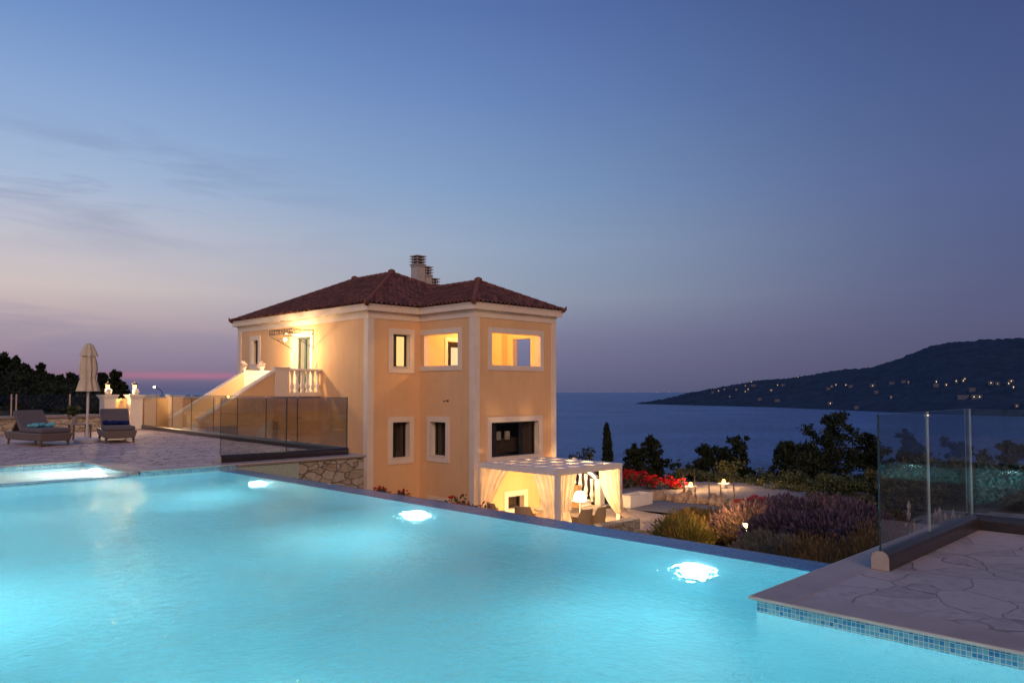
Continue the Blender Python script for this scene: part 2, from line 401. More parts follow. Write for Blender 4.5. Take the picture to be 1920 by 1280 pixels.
def copy_tree(o, parent=None):
    c = o.copy(); COL.objects.link(c)
    if parent is not None: c.parent = parent
    for ch in list(o.children): copy_tree(ch, c)
    return c

def struct(mb, name, mat, **k):
    return tag(mb.build(name, mat, **k), kind='structure')

def light(name, loc, power, col, radius=.06, parent=None):
    l = bpy.data.lights.new(name, 'POINT'); l.energy = power; l.color = col; l.shadow_soft_size = radius
    o = bpy.data.objects.new(name, l); COL.objects.link(o); o.location = loc
    if parent is not None:
        o.parent = parent; o.location = Vector(loc) - ORIG[parent.name]
    return o
def beam(name, loc, direction, power, col, angle, parent):
    l = bpy.data.lights.new(name, 'SPOT'); l.energy = power; l.color = col; l.shadow_soft_size = .03
    l.spot_size = math.radians(angle); l.spot_blend = 1.
    o = bpy.data.objects.new(name, l); COL.objects.link(o)
    o.rotation_euler = Vector(direction).to_track_quat('-Z', 'Y').to_euler()
    o.parent = parent; o.location = Vector(loc) - ORIG[parent.name]
    return o
WARM = (1, .64, .30)

# ------------------------------------------------------------------ terrain
def interp(x, pts):
    if x <= pts[0][0]: return pts[0][1]
    for (a, b), (c, d) in zip(pts, pts[1:]):
        if x <= c: return b + (d - b) * (x - a) / (c - a)
    return pts[-1][1]
def sst(x, a, b):
    t = min(1, max(0, (x - a) / (b - a))); return t * t * (3 - 2 * t)
GARDEN = [(6, -.75), (9, -.95), (14, -1.5), (18, -2.15), (24, -3.15), (37, -3.2), (45, -4.6), (60, -9), (90, -26), (120, -54)]
HOUSE = [(6, -2.6), (10, -3.1), (14, -3.25), (38, -3.3), (48, -5.5), (60, -10), (90, -28), (120, -54)]
RIGHT = [(6, -.6), (10, -.95), (20, -1.25), (26, -2.6), (40, -4.2), (60, -9), (90, -26), (120, -54)]
YARD = [(6, -.6), (40, -.6), (60, -1.6), (90, -14), (130, -54)]
HILL = [(6, -.5), (40, -.5), (55, .1), (80, 1.6), (110, 3.2), (150, 2.0), (230, -54)]
def ground(X, Y):
    d = max(3.0, (X + Y) * R2); a = (X - Y) / max(4.2, (X + Y)); a = max(-3, min(3, a))
    h = interp(d, HOUSE)
    w = sst(a, .10, .24); h = h * (1 - w) + interp(d, GARDEN) * w
    w = sst(a, .42, .56); h = h * (1 - w) + interp(d, RIGHT) * w
    w = (1 - sst(a, -.24, -.16)) * sst(d, 16, 22); h = h * (1 - w) + interp(d, YARD) * w
    w = 1 - sst(a, -.54, -.46); h = h * (1 - w) + interp(d, HILL) * w
    if 6.9 < X < 10.5 and 6.5 < Y < 14.8:
        w = (1 - sst(X, 9.0, 10.5)) * sst(Y, 6.5, 8); h = h * (1 - w) - .62 * w
    if X < 6.9 and Y < 14.8: h = min(h, -2.4)
    if X < 10.2 and Y > 14.2: h = min(h, -.6)
    if X < 9.8 and Y < 2.7: h = min(h, -.6)
    return h

def build_ground():
    mb = MB(); P = []
    ys = [-40 + i * 2 for i in range(20)] + [i * .7 for i in range(0, 55)] + [38.5 + i * 2.5 for i in range(0, 76)]
    xs = [-40 + i * 2 for i in range(20)] + [i * .7 for i in range(0, 70)] + [49 + i * 2.5 for i in range(0, 60)]
    for y in ys:
        row = []
        for x in xs:
            n = noise.noise(Vector((x * .4, y * .4, 0))) * .08 + noise.noise(Vector((x * .1, y * .1, 3))) * .12
            inpool = (x < 10.5 and y > 14) or (x < 10 and y < 3) or x < 7.6
            row.append((x, y, ground(x, y) + (0 if inpool else n)))
        P.append(row)
    mb.grid(P)
    struct(mb, 'ground', M['soil'], smooth=True)
build_ground()

sea = MB()
ring = [40, 120, 250, 500, 1000, 2000, 4000, 8000, 14000]
P = [[(r * math.cos(2 * PI * k / 96), r * math.sin(2 * PI * k / 96), -50) for k in range(97)] for r in ring]
sea.grid(P)
for i, f in enumerate(sea.f): sea.f[i] = tuple(reversed(f))
struct(sea, 'sea', M['sea'])

# ------------------------------------------------------------------ headland across the bay
F_ = 1445.
SHORE = [(1190, 757), (1250, 758.5), (1350, 761), (1450, 763.5), (1560, 768), (1660, 772.5), (1780, 777), (1920, 781), (2200, 786), (2700, 792)]
CREST = [(1190, 756.6), (1246, 747.5), (1297, 734.7), (1361, 723), (1407, 716), (1462, 709), (1526, 702.6), (1590, 692.5), (1636, 686.5), (1682, 675), (1719, 660), (1746, 648.4), (1783, 642), (1843, 637), (1918, 631.5), (2100, 640), (2350, 680), (2700, 742)]
def headland_point(u, v, rough=True):
    """u runs along the shore (tip at 1190), v from the waterline (0) to the crest (1) and down behind (2)"""
    ys, yc = interp(u, SHORE), interp(u, CREST)
    d0 = 51.575 * F_ / (ys - 730); k = min(1, (u - 1190) / 260.)
    d1 = d0 + 60 + 900 * k
    z1 = 1.575 + (730 - yc) * d1 / F_
    if v <= 1:
        d = d0 + (d1 - d0) * v; z = -51 + (z1 + 51) * (v ** .92)
    else:
        d = d1 + (600 * k + 40) * (v - 1); z = z1 + (-55 - z1) * (v - 1)
    a = (u - 960) / F_
    X, Y = d * (1 + a) * R2, d * (1 - a) * R2
    if rough and v > .02:
        z += noise.noise(Vector((X * .006, Y * .006, 0))) * 14 * min(v, 1, abs(1.6 - v)) * k
        z += (noise.noise(Vector((X * .05, Y * .05, 7))) + .7 * noise.noise(Vector((X * .12, Y * .12, 2)))) * 4.2 * min(1, v * 5)
    return (X, Y, z)
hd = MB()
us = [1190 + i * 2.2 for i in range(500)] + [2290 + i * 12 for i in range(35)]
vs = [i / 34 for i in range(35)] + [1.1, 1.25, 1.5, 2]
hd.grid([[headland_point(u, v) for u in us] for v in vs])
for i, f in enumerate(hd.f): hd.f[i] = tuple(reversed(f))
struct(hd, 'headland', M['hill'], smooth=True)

ORD = ['first', 'second', 'third', 'fourth', 'fifth', 'sixth', 'seventh', 'eighth', 'ninth', 'tenth', 'eleventh', 'twelfth', 'thirteenth', 'fourteenth', 'fifteenth', 'sixteenth', 'seventeenth', 'eighteenth', 'nineteenth', 'twentieth', 'twenty-first', 'twenty-second', 'twenty-third', 'twenty-fourth', 'twenty-fifth', 'twenty-sixth', 'twenty-seventh', 'twenty-eighth', 'twenty-ninth', 'thirtieth']
# (place along the shore, height share up the slope, width m, lit)
HH = [(1346.8, 733.8, 9, 1), (1358, 731, 8, 1), (1336, 736.6, 12, 0), (1368, 745, 9, 1), (1380, 731.6, 8, 1), (1397, 725, 9, 1), (1402.5, 731, 8, 1), (1397, 735.5, 9, 1), (1409, 717, 8, 1), (1412, 726, 20, 0), (1445.6, 733, 15, 1), (1457.7, 723, 9, 1), (1467.5, 724.3, 15, 0), (1496, 708, 11, 1), (1457, 753.4, 18, 0), (1424, 751, 15, 0), (1559.4, 726, 9, 1), (1553, 730.5, 14, 0), (1567, 722.8, 7, 1), (1585.7, 724, 9, 1), (1595, 726, 14, 0), (1636, 726, 17, 1), (1642.5, 738, 13, 0), (1556, 757.8, 14, 1), (1605, 768.5, 12, 0), (1672, 722, 16, 0), (1694, 718.5, 13, 0), (1703, 719.5, 6, 1), (1755.5, 719.3, 5, 1), (1755, 727, 14, 0), (1774, 724.4, 9, 1), (1792.7, 719.7, 7, 1), (1809, 713, 6, 1), (1806, 718, 8, 1), (1857.7, 722.7, 13, 1), (1870, 722, 10, 1), (1896, 716.6, 13, 1), (1891, 721, 9, 1), (1899.7, 728, 5, 1), (1822.5, 734, 15, 0), (1830.6, 747, 24, 1), (1805, 747, 26, 0), (1905, 764, 8, 1), (1670, 746.4, 7, 1)]
def solve_v(u, y):
    lo, hi = .03, .97
    for _ in range(30):
        v = (lo + hi) / 2; X, Y, z = headland_point(u, v, False); d = (X + Y) * R2
        if 730 - (z - 1.575) * F_ / d > y: lo = v
        else: hi = v
    return lo
HH.sort()
cnt = {0: 0, 1: 0}
for u, y, w, lit in HH:
    X, Y, z = headland_point(u, solve_v(u, y), False)
    z = max(z, headland_point(u, solve_v(u, y), True)[2]) + 1.5
    d = Vector((X, Y, 0)).normalized(); r = Vector((d.y, -d.x, 0)); c = Vector((X, Y, z))
    w *= .85; h = 3.6 if w < 12 else 4.4; mb = MB(); dp = d * min(w * .4, 6)
    a0, a1, a2, a3 = c - r * w / 2 - dp, c + r * w / 2 - dp, c + r * w / 2 + dp, c - r * w / 2 + dp
    U = Vector((0, 0, 1))
    mb.hexa([p - U * 4 for p in (a0, a1, a2, a3)] + [p + U * h for p in (a0, a1, a2, a3)], 0)
    e = U * (h + .02); ov = r * .4
    mb.poly([a0 - ov + e, a1 + ov + e, (a1 + a2) / 2 + e + U * 1.6, (a0 + a3) / 2 + e + U * 1.6], 1)
    mb.poly([a2 + ov + e, a3 - ov + e, (a0 + a3) / 2 + e + U * 1.6, (a1 + a2) / 2 + e + U * 1.6], 1)
    nwin = max(1, int(w / 8))
    for k in range(nwin):
        q = (k + .5) / nwin - .5; ww = 1.15 if lit else .8
        p = c + r * (q * w) - dp - d * .1
        mb.poly([p - r * ww / 2 + U * .6, p + r * ww / 2 + U * .6, p + r * ww / 2 + U * (2.4 if lit else 1.6), p - r * ww / 2 + U * (2.4 if lit else 1.6)], 2)
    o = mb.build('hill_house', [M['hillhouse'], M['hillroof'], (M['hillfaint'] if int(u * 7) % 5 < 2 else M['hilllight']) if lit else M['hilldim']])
    recentre(o, c)
    tag(o, ('%s brightly lit house counted from the tip of the dark headland' if lit else '%s dim pale house counted from the tip of the dark headland') % ORD[cnt[lit]], 'house', 'houses on the far headland')
    cnt[lit] += 1

rng = random.Random(5)
sl = [1048, 1056, 1067, 1075, 1083, 1094, 1100, 1111, 1119, 1133, 1141, 1150, 1161, 1170, 1178, 1189, 1203, 1214, 1223, 1231, 1254]
for i, px in enumerate(sl):
    d = 12500.; a = (px - 960) / F_
    p = (d * (1 + a) * R2, d * (1 - a) * R2, -40.)
    mb = MB(); mb.sphere(p, rng.uniform(3.5, 8.), 8)
    o = mb.build('shore_lamp', M['shorelight']); recentre(o, p)
    tag(o, '%s tiny lamp on the sea horizon, counted from the house' % ORD[i], 'lamp', 'lamps of the far shore on the horizon')

# ------------------------------------------------------------------ pool
pool = thing('swimming_pool', (3.6, 7., 0), 'large turquoise infinity pool glowing from its underwater lamps', 'pool')
PX0, PX1, PY0, PY1, PD = .6, 6.62, -6., 14.68, -1.35
b = MB()
b.poly([(PX0, PY0, PD), (PX1, PY0, PD), (PX1, PY1, PD), (PX0, PY1, PD)])
b.build('pool_floor', M['basin'], pool)
b = MB()
b.poly([(PX0, PY0, PD), (PX0, PY1, PD), (PX0, PY1, .06), (PX0, PY0, .06)])
b.poly([(PX0, PY0, .06), (PX1, PY0, .06), (PX1, PY0, PD), (PX0, PY0, PD)])
b.poly([(PX0, PY1, PD), (PX1, PY1, PD), (PX1, PY1, -.062), (PX0, PY1, -.062)])
b.poly([(PX1, PY0, -.02), (PX1, PY1, -.02), (PX1, PY1, PD), (PX1, PY0, PD)])
# face of the raised deck corner below water
b.poly([(5.17, -6, PD), (5.17, 2.70, PD), (5.17, 2.70, -.02), (5.17, -6, -.02)])
b.poly([(5.17, 2.70, PD), (6.62, 2.70, PD), (6.62, 2.70, -.02), (5.17, 2.70, -.02)])
b.build('pool_wall', M['basinwall'], pool)
b = MB()   # waterline mosaic, three and a half tiles above the water
b.box(5.172, -6, -.06, 5.30, 2.698, .078)
b.box(5.30, 2.60, -.06, 7.0, 2.698, .078)
b.build('waterline_band', M['band'], pool)
MB().box(5.16, 14.68, -.06, 6.98, 14.80, .078).build('waterline_band', M['band'], pool)
b = MB(); b.box(6.626, 2.71, PD, 7.02, 14.68, -.014); b.build('overflow_wall', M['lip'], pool)
b = MB(); b.box(7.02, 2.71, -2.6, 7.14, 14.68, -.03); b.build('catch_wall', M['walltop'], pool)
for X, Y, sg in ((6.62, 12.95, -1), (6.62, 8.42, -1), (6.62, 4.08, -1), (.6, 12.7, 1), (.6, 8.25, 1), (.6, 3.85, 1), (.6, -1., 1)):  # near-wall lamps are added out of view to light the far wall
    ob = MB()
    for k in range(24):
        a0, a1 = 2 * PI * k / 24, 2 * PI * (k + 1) / 24
        ob.poly([(X + sg * .01, Y + .15 * math.cos(a), -.52 + .15 * math.sin(a)) for a in (a0, a1)] + [(X + sg * .04, Y + .115 * math.cos(a), -.52 + .115 * math.sin(a)) for a in (a1, a0)])
    lp = ob.build('pool_lamp', M['clip'], pool)
    MB().disc((X + sg * .042, Y, -.52), (sg, 0, 0), .07 if sg < 0 else .085).build('lens', M['poollamp' if sg < 0 else 'poolfillnear'], lp)
    if sg < 0: beam('pool_beam', (X - .09, Y, -.52), (-1, 0, -.28), 190, (.74, .97, 1), 116, lp)
w = MB()   # the body of water, closed just behind the tiles
w.prism([(PX0 - .02, PY0 - .02), (5.19, PY0 - .02), (5.19, 2.68), (7.035, 2.68), (7.035, 14.705), (PX0 - .02, 14.705)], PD - .05, 0)
struct(w, 'pool_water', M['water'])

kid = thing('paddling_pool', (2., 16., 0), 'small raised paddling pool with white glow beside the main pool', 'pool')
KX0, KX1, KY0, KY1, KD = -3., 4.98, 14.92, 17.5, -.42
b = MB()
b.poly([(KX0, KY0, KD), (KX1, KY0, KD), (KX1, KY1, KD), (KX0, KY1, KD)])
b.build('pool_floor', M['white'], kid)
b = MB()
b.box(KX0, 17.5, KD, 5.1, 17.58, .08); b.box(4.98, 14.92, KD, 5.06, 17.5, .08)
b.build('waterline_band', M['band'], kid)
MB().box(KX0, 17.26, KD, KX1, 17.498, -.16).build('step_ledge', M['band'], kid)
b = MB(); b.box(KX0, 14.684, -.5, 5.158, 14.92, .035); b.build('spill_wall', M['band'], kid)
lp = MB().disc((4.972, 16.45, -.18), (-1, 0, 0), .13).build('pool_lamp', M['clip'], kid)
MB().disc((4.965, 16.45, -.18), (-1, 0, 0), .10).build('lens', M['kidlamp'], lp)
beam('paddling_pool_beam', (4.9, 16.45, -.16), (-1, -.25, -.04), 420, (1, .97, .90), 150, lp)
w = MB(); w.box(KX0 - .02, KY0 - .02, KD - .03, KX1 + .01, KY1 + .01, .045)
struct(w, 'paddling_pool_water', M['kidwater'])

# ------------------------------------------------------------------ decks
def slab(name, mat, x0, y0, x1, y1, z0, z1, **k):
    return struct(MB().box(x0, y0, z0, x1, y1, z1), name, mat, **k)
slab('right_deck', M['deck'], 5.47, -6.3, 9.9, 2.43, -.28, .105)
cp_ = MB()
cp_.box(5.14, -6.3, .080, 5.468, 2.43, .107)
cp_.prism([(5.14, 2.43), (9.92, 2.43), (9.92, 2.735), (5.14, 2.735)], .080, .1072)
struct(cp_, 'right_deck_coping', M['coping'], bevel=.008)
ce = MB()
ce.box(5.128, -6.3, .083, 5.139, 2.746, .1035); ce.box(5.139, 2.736, .083, 9.93, 2.746, .1035)
struct(ce, 'right_deck_coping_edge', M['copinglight'], bevel=.004)
slab('right_deck_wall', M['walltop'], 5.32, -6.2, 9.86, 2.60, -2., .078)
# terrace beyond the pool
slab('left_terrace', M['terrace'], 5.38, 14.98, 10.05, 31.2, -.28, .105)
slab('left_terrace_rear', M['terrace'], -6., 17.85, 5.376, 31.2, -.28, .105)
slab('left_terrace_side', M['terrace'], 10.054, 22., 10.9, 31.2, -.28, .104)
cp_ = MB()
cp_.box(5.13, 14.665, .080, 7.0, 14.978, .107); cp_.box(7.002, 14.665, .05, 10.02, 14.978, .107)
cp_.box(4.985, 14.67, .036, 5.129, 14.979, .1065); cp_.box(5.02, 14.98, .080, 5.376, 17.52, .107); cp_.box(-6, 17.522, .080, 5.376, 17.848, .107)
struct(cp_, 'left_terrace_coping', M['coping'], bevel=.008)
ce = MB()
ce.box(5.13, 14.652, .083, 10.02, 14.664, .1035); ce.box(5.006, 14.98, .083, 5.019, 17.50, .1035); ce.box(-6, 17.508, .083, 5.02, 17.521, .1035)
struct(ce, 'left_terrace_coping_edge', M['copinglight'], bevel=.004)
slab('near_deck', M['deck'], -9., -6.3, .6, 14.68, -.28, .085)
# wall that carries the terrace edge
ew = thing('retaining_wall', (8.5, 14.8, -2), 'rubble stone retaining wall under the terrace edge beside the house', 'wall')
MB().box(8.36, 14.72, -2.6, 9.99, 14.95, .048).build('stone_facing', M['rubble'], ew)
MB().box(6.985, 14.70, -2.6, 8.358, 14.95, .048).build('mosaic_facing', M['sage'], ew, label='pale green mosaic facing at the pool end')

# ------------------------------------------------------------------ glass fences
def rail_profile(a, b, w=.14, h=.155, z=.108):
    """base channel with rounded shoulders from a to b"""
    a, b = Vector((a[0], a[1], 0)), Vector((b[0], b[1], 0)); d = (b - a).normalized(); n = Vector((-d.y, d.x, 0))
    pr = [(-w / 2, 0), (w / 2, 0), (w / 2, h * .62)] + [(w / 2 * math.cos(t), h * .62 + h * .38 * math.sin(t)) for t in (.5, 1.0, 1.3)] + [(w / 2 * math.cos(t), h * .62 + h * .38 * math.sin(t)) for t in (PI - 1.3, PI - 1., PI - .5)] + [(-w / 2, h * .62)]
    mb = MB(); i = 0; n_ = len(pr)
    for p in (a, b):
        mb.v += [tuple(p + n * x + Vector((0, 0, z + y))) for x, y in pr]
    mb.f.append(tuple(range(n_))); mb.f.append(tuple(reversed(range(n_, 2 * n_)))); mb.m += [1, 1]
    for k in range(n_):
        j = (k + 1) % n_; mb.f.append((k, n_ + k, n_ + j, j)); mb.m.append(0)
    return mb
def glass_fence(label, a, b, cuts, top, base=.108, rail=True, clips=(), first_dark=False, posts=False, tint='glass', dark=False):
    A, B = Vector((a[0], a[1], 0)), Vector((b[0], b[1], 0)); d = (B - A).normalized(); n = Vector((-d.y, d.x, 0)); L = (B - A).length
    g = thing('glass_fence', (a[0], a[1], base), label, 'glass fence')
    if rail: rail_profile(a, b, z=base).build('base_rail', [M['rail'], M['railcap']], g)
    z0 = base + (.15 if rail else .0)
    cuts = [0.] + list(cuts) + [L]
    for k in range(len(cuts) - 1):
        s0, s1 = cuts[k] + .008, cuts[k + 1] - .008
        mb = MB(); t = n * .006
        p0, p1 = A + d * s0, A + d * s1; Z0, Z1 = Vector((0, 0, z0)), Vector((0, 0, top))
        mb.poly([p0 - t + Z0, p1 - t + Z0, p1 - t + Z1, p0 - t + Z1], 0)
        mb.poly([p1 + t + Z0, p0 + t + Z0, p0 + t + Z1, p1 + t + Z1], 0)
        mb.poly([p0 - t + Z1, p1 - t + Z1, p1 + t + Z1, p0 + t + Z1], 2 if posts else 3)
        t2 = n * .0075
        for s_, mi in ((s0, 2 if (dark or (first_dark and k == 0)) else 1), (s1, 2 if dark else 1)):
            q0, q1 = A + d * (s_ - .003), A + d * (s_ + .003)
            mb.hexa([q0 - t2 + Z0, q1 - t2 + Z0, q1 + t2 + Z0, q0 + t2 + Z0, q0 - t2 + Z1, q1 - t2 + Z1, q1 + t2 + Z1, q0 + t2 + Z1], mi)
        mb.build('glass_panel', [M[tint], M['edge'], M['edgedark'], M['edge']], g)
    for s_, z in clips:
        p = A + d * s_; MB().sphere((p.x, p.y, z), .024, 12).build('clip', M['clip'], g)
    if posts:
        for c in cuts[1:-1]:
            p = A + d * c; MB().box(p.x - .02, p.y - .02, base, p.x + .02, p.y + .02, top + .01).build('post', M['railcap'], g)
    return g
glass_fence('short glass fence on a dark rail along the right deck, free end towards the pool', (6.60, 2.36), (9.24, 2.36), [1.25], 1.37, clips=[(1.25, 1.33)], first_dark=True)
glass_fence('glass fence mirroring the pool along the outer side of the right deck', (9.29, 2.43), (9.29, -6.2), [1.45, 2.9, 4.35, 5.8], 1.365, tint='glassmirror')
glass_fence('glass fence on the terrace edge running from pool corner to house', (6.83, 15.12), (9.80, 15.12), [1.46], 1.405, first_dark=True, dark=True, tint='glassbrown')
glass_fence('long glass fence running back from the house side to the gate pillar', (9.86, 15.2), (10.72, 30.3), [2.5, 4.36, 6.3, 8.15, 10.05, 11.9, 13.6], 1.40, dark=True, tint='glassbrown', clips=[(2.5, 1.37), (4.36, 1.37), (6.3, 1.37), (8.15, 1.37), (10.05, 1.37)])
glass_fence('glass fence standing on the low stone wall behind the loungers', (-5., 29.95), (9.25, 29.95), [2.6, 5.2, 8.2, 11.38, 11.52, 13.13], 1.41, .70, rail=False, posts=True)

# ------------------------------------------------------------------ low walls, gate pillars
tw = thing('stone_wall', (2, 29.9, .1), 'low rubble stone wall with grey cap behind the loungers', 'wall')
MB().box(-6, 29.75, .0, 9.2, 30.15, .60).build('stonework', M['rubble'], tw)
MB().box(-6, 29.68, .60, 9.28, 30.22, .70).build('cap', M['walltop'], tw, bevel=.015)

def pillar(x, label):
    t = thing('gate_pillar', (x, 30.5, .1), label, 'pillar', 'gate pillars at the end of the terrace')
    MB().box(x - .21, 30.29, .0, x + .21, 30.71, 1.22).build('shaft', M['white'], t)
    c = MB()
    for k, (o, z0, z1) in enumerate(((.23, 1.222, 1.262), (.255, 1.264, 1.304), (.285, 1.306, 1.345), (.30, 1.347, 1.385))):
        c.box(x - o, 30.5 - o, z0, x + o, 30.5 + o, z1)
    c.build('cap', M['white'], t)
    return t
pillar(9.53, 'left gate pillar in warm lamplight at the end of the stone wall')
pillar(10.47, 'right gate pillar where the long glass fence ends')
for x, lab in ((9.53, 'left'), (10.47, 'right')):
    o = MB().sphere((x - .02, 30.37, 1.385 + .115), .125, 20, 0, .95).build('stone_ball', M['white'], smooth=True)
    recentre(o, (x, 30.4, 1.386)); tag(o, 'pale round stone ball on the %s gate pillar' % lab, 'stone ball')
    t = thing('lantern', (x + .02, 30.6, 1.386), 'glowing lantern behind the stone ball on the %s gate pillar' % lab, 'lantern')
    MB().lathe((x + .02, 30.6, 1.386), [(.07, 0), (.07, .03), (.03, .05), (.03, .14), (.08, .17)], 10).build('stem', M['iron'], t)
    MB().lathe((x + .02, 30.6, 1.386), [(.045, .185), (.065, .32), (.055, .36)], 10).build('bulb', M['bulb'], t)
    MB().lathe((x + .02, 30.6, 1.386), [(.13, .375), (.06, .43), (.02, .45), (.02, .50), (.003, .53)], 10).build('cap', M['iron'], t)
    light('lantern_light', (x - .12, 30.52, 1.386 + .36), 120, WARM, .05, t)
gw = thing('garden_wall', (12, 30.8, -.6), 'long plastered garden wall between the gate pillars and the house stairs', 'wall')
MB().box(9.745, 30.72, -.6, 10.255, 30.9, 1.24).build('wall_panel', M['peach_in'], gw)
MB().box(10.70, 30.45, -.8, 15.6, 30.65, 1.24).build('wall_panel', M['peach'], gw)
MB().box(10.70, 30.42, 1.242, 15.6, 30.68, 1.285).build('cap', M['white'], gw)
lw = thing('stone_wall', (11, 25.5, -.6), 'low stone garden wall behind the long glass fence', 'wall')
MB().box(10.95, 25.4, -1, 12.05, 25.75, .24).build('stonework', M['rubble'], lw)
MB().box(10.95, 25.36, .24, 12.09, 25.79, .315).build('cap', M['walltop'], lw)

# ------------------------------------------------------------------ villa
XA, XB, XD, XE, YA, YB, YC, YE = 15.927, 18.281, 22.56, 23.35, 23.247, 23.247, 20.16, 33.5
ZB, ZT = -3.7, 4.42
villa = thing('villa', (19, 27, -3.5), 'peach two storey villa with cream trim and terracotta hip roof', 'house')

def wall_face(mb, O, U, W, z0, z1, opens, depth=0., inward=(0, 0, 0), mi=0, rmi=0, flip=False):
    """wall in the vertical plane through O along U, openings (s0,s1,z0,z1); reveals go `depth` along `inward`"""
    O, U, N = Vector(O), Vector(U), Vector(inward)
    us = sorted({0., W} | {o[0] for o in opens} | {o[1] for o in opens}); zs = sorted({z0, z1} | {o[2] for o in opens} | {o[3] for o in opens})
    P = lambda s, z: O + U * s + Vector((0, 0, z))
    def q(pts, m):
        mb.poly(list(reversed(pts)) if flip else pts, m)
    for a, b_ in zip(us, us[1:]):
        for c, d in zip(zs, zs[1:]):
            sm, zm = (a + b_) / 2, (c + d) / 2
            if any(o[0] < sm < o[1] and o[2] < zm < o[3] for o in opens): continue
            q([P(a, c), P(b_, c), P(b_, d), P(a, d)], mi)
    if depth:
        for s0, s1, c, d in opens:
            D = N * depth
            q([P(s0, c), P(s0, c) + D, P(s0, d) + D, P(s0, d)], rmi); q([P(s1, d), P(s1, d) + D, P(s1, c) + D, P(s1, c)], rmi)
            q([P(s1, c), P(s1, c) + D, P(s0, c) + D, P(s0, c)], rmi); q([P(s0, d), P(s0, d) + D, P(s1, d) + D, P(s1, d)], rmi)
OPEN = {
 'L': [(33.5 - 32.18, 33.5 - 31.59, 2.645, 3.728), (33.5 - 28.58, 33.5 - 27.20, 1.40, 3.69)],
 'A': [(17.02 - XA, 17.80 - XA, 2.385, 3.634), (17.02 - XA, 17.787 - XA, -.98, .363), (16.95 - XA, 17.80 - XA, -3.3, -2.55)],
 'B': [(YA - 23.0, YA - 21.02, 2.455, 3.63), (YA - 22.58, YA - 21.70, -.90, .373), (YA - 22.6, YA - 21.65, -3.3, -2.5)],
 'C': [(19.115 - XB, 21.69 - XB, 2.455, 3.64), (19.104 - XB, 21.59 - XB, -.91, .385), (19.94 - XB, 20.78 - XB, -2.80, -2.345)],
 'D': [(21.25 - YC, 22.26 - YC, 2.455, 3.63)],
}
wb = MB()
wall_face(wb, (XA, YE, 0), (0, -1, 0), YE - YA, ZB, ZT, OPEN['L'], .28, (1, 0, 0), 0, 1)
wall_face(wb, (XA, YA, 0), (1, 0, 0), XB - XA, ZB, ZT, OPEN['A'], .28, (0, 1, 0), 0, 1)
wall_face(wb, (XB, YA, 0), (0, -1, 0), YA - YC, ZB, ZT, OPEN['B'], .26, (1, 0, 0), 0, 1)
wall_face(wb, (XB, YC, 0), (1, 0, 0), XD - XB, ZB, ZT, OPEN['C'], .26, (0, 1, 0), 0, 1)
wall_face(wb, (XD, YC, 0), (0, 1, 0), YB - YC, ZB, ZT, OPEN['D'], .26, (-1, 0, 0), 0, 1)
wall_face(wb, (XD, YB, 0), (1, 0, 0), XE - XD, ZB, ZT, [])
wall_face(wb, (XE, YB, 0), (0, 1, 0), YE - YB, ZB, ZT, [])
wall_face(wb, (XE, YE, 0), (-1, 0, 0), XE - XA, ZB, ZT, [])
wb.build('wall', [M['peach'], M['cream']], villa)
# loggia room on the upper floor
lg = MB()
xi0, xi1, yi0, yi1, zf, zc = XB + .26, XD - .26, YC + .26, YA, 1.45, 4.12
wall_face(lg, (xi0, yi1, 0), (0, -1, 0), yi1 - yi0, zf, zc, [(yi1 - 23.0, yi1 - 21.02, 2.455, 3.63)], flip=True)
wall_face(lg, (xi0, yi0, 0), (1, 0, 0), xi1 - xi0, zf, zc, [(19.115 - xi0, 21.69 - xi0, 2.455, 3.64)], flip=True)
wall_face(lg, (xi1, yi0, 0), (0, 1, 0), yi1 - yi0, zf, zc, [(21.25 - yi0, 22.26 - yi0, 2.455, 3.63)], flip=True)
wall_face(lg, (xi0, yi1, 0), (1, 0, 0), xi1 - xi0, zf, zc, [(19.66 - xi0, 20.85 - xi0, zf, 3.46)], .2, (0, 1, 0), 0, 0)
lg.poly([(xi0, yi0, zf), (xi1, yi0, zf), (xi1, yi1, zf), (xi0, yi1, zf)]); lg.poly([(xi0, yi1, zc), (xi1, yi1, zc), (xi1, yi0, zc), (xi0, yi0, zc)])
lg.box(21.98, 22.58, zf + .002, xi1 - .002, yi1 - .002, zc - .002)
lgo = lg.build('loggia', M['peach_in'], villa, label='yellow lit open loggia room on the upper floor')
MB().lathe((20.3, 21.75, 4.118), [(.11, 0), (.13, -.03), (.09, -.09), (.02, -.11)], 14).build('ceiling_lamp', M['bulbhot'], lgo)
light('loggia_light', (20.3, 21.75, 3.88), 165, (1, .58, .22), .08, villa)

# bands and trim
FOOT = [(XA, YE), (XA, YA), (XB, YA), (XB, YC), (XD, YC), (XD, YB), (XE, YB), (XE, YE)]
def offset(poly, o):
    out = []; n = len(poly)
    for i in range(n):
        p, a, c = Vector(poly[i]), Vector(poly[i - 1]), Vector(poly[(i + 1) % n])
        d0, d1 = (p - a).normalized(), (c - p).normalized()
        out.append((p.x + (d0.y + d1.y) * o, p.y - (d0.x + d1.x) * o))
    return out
def ringband(mb, o0, o1, z0, z1):
    a, c = offset(FOOT, o0), offset(FOOT, o1); n = len(a)
    for i in range(n):
        j = (i + 1) % n
        P = lambda p, z: (p[0], p[1], z)
        mb.poly([P(c[i], z0), P(c[j], z0), P(c[j], z1), P(c[i], z1)]); mb.poly([P(a[i], z0), P(a[j], z0), P(c[j], z0), P(c[i], z0)]); mb.poly([P(c[i], z1), P(c[j], z1), P(a[j], z1), P(a[i], z1)])
mb = MB(); ringband(mb, -.01, .03, 4.15, 4.405); ringband(mb, -.01, .055, 4.36, 4.41); mb.build('frieze', M['cream'], villa)
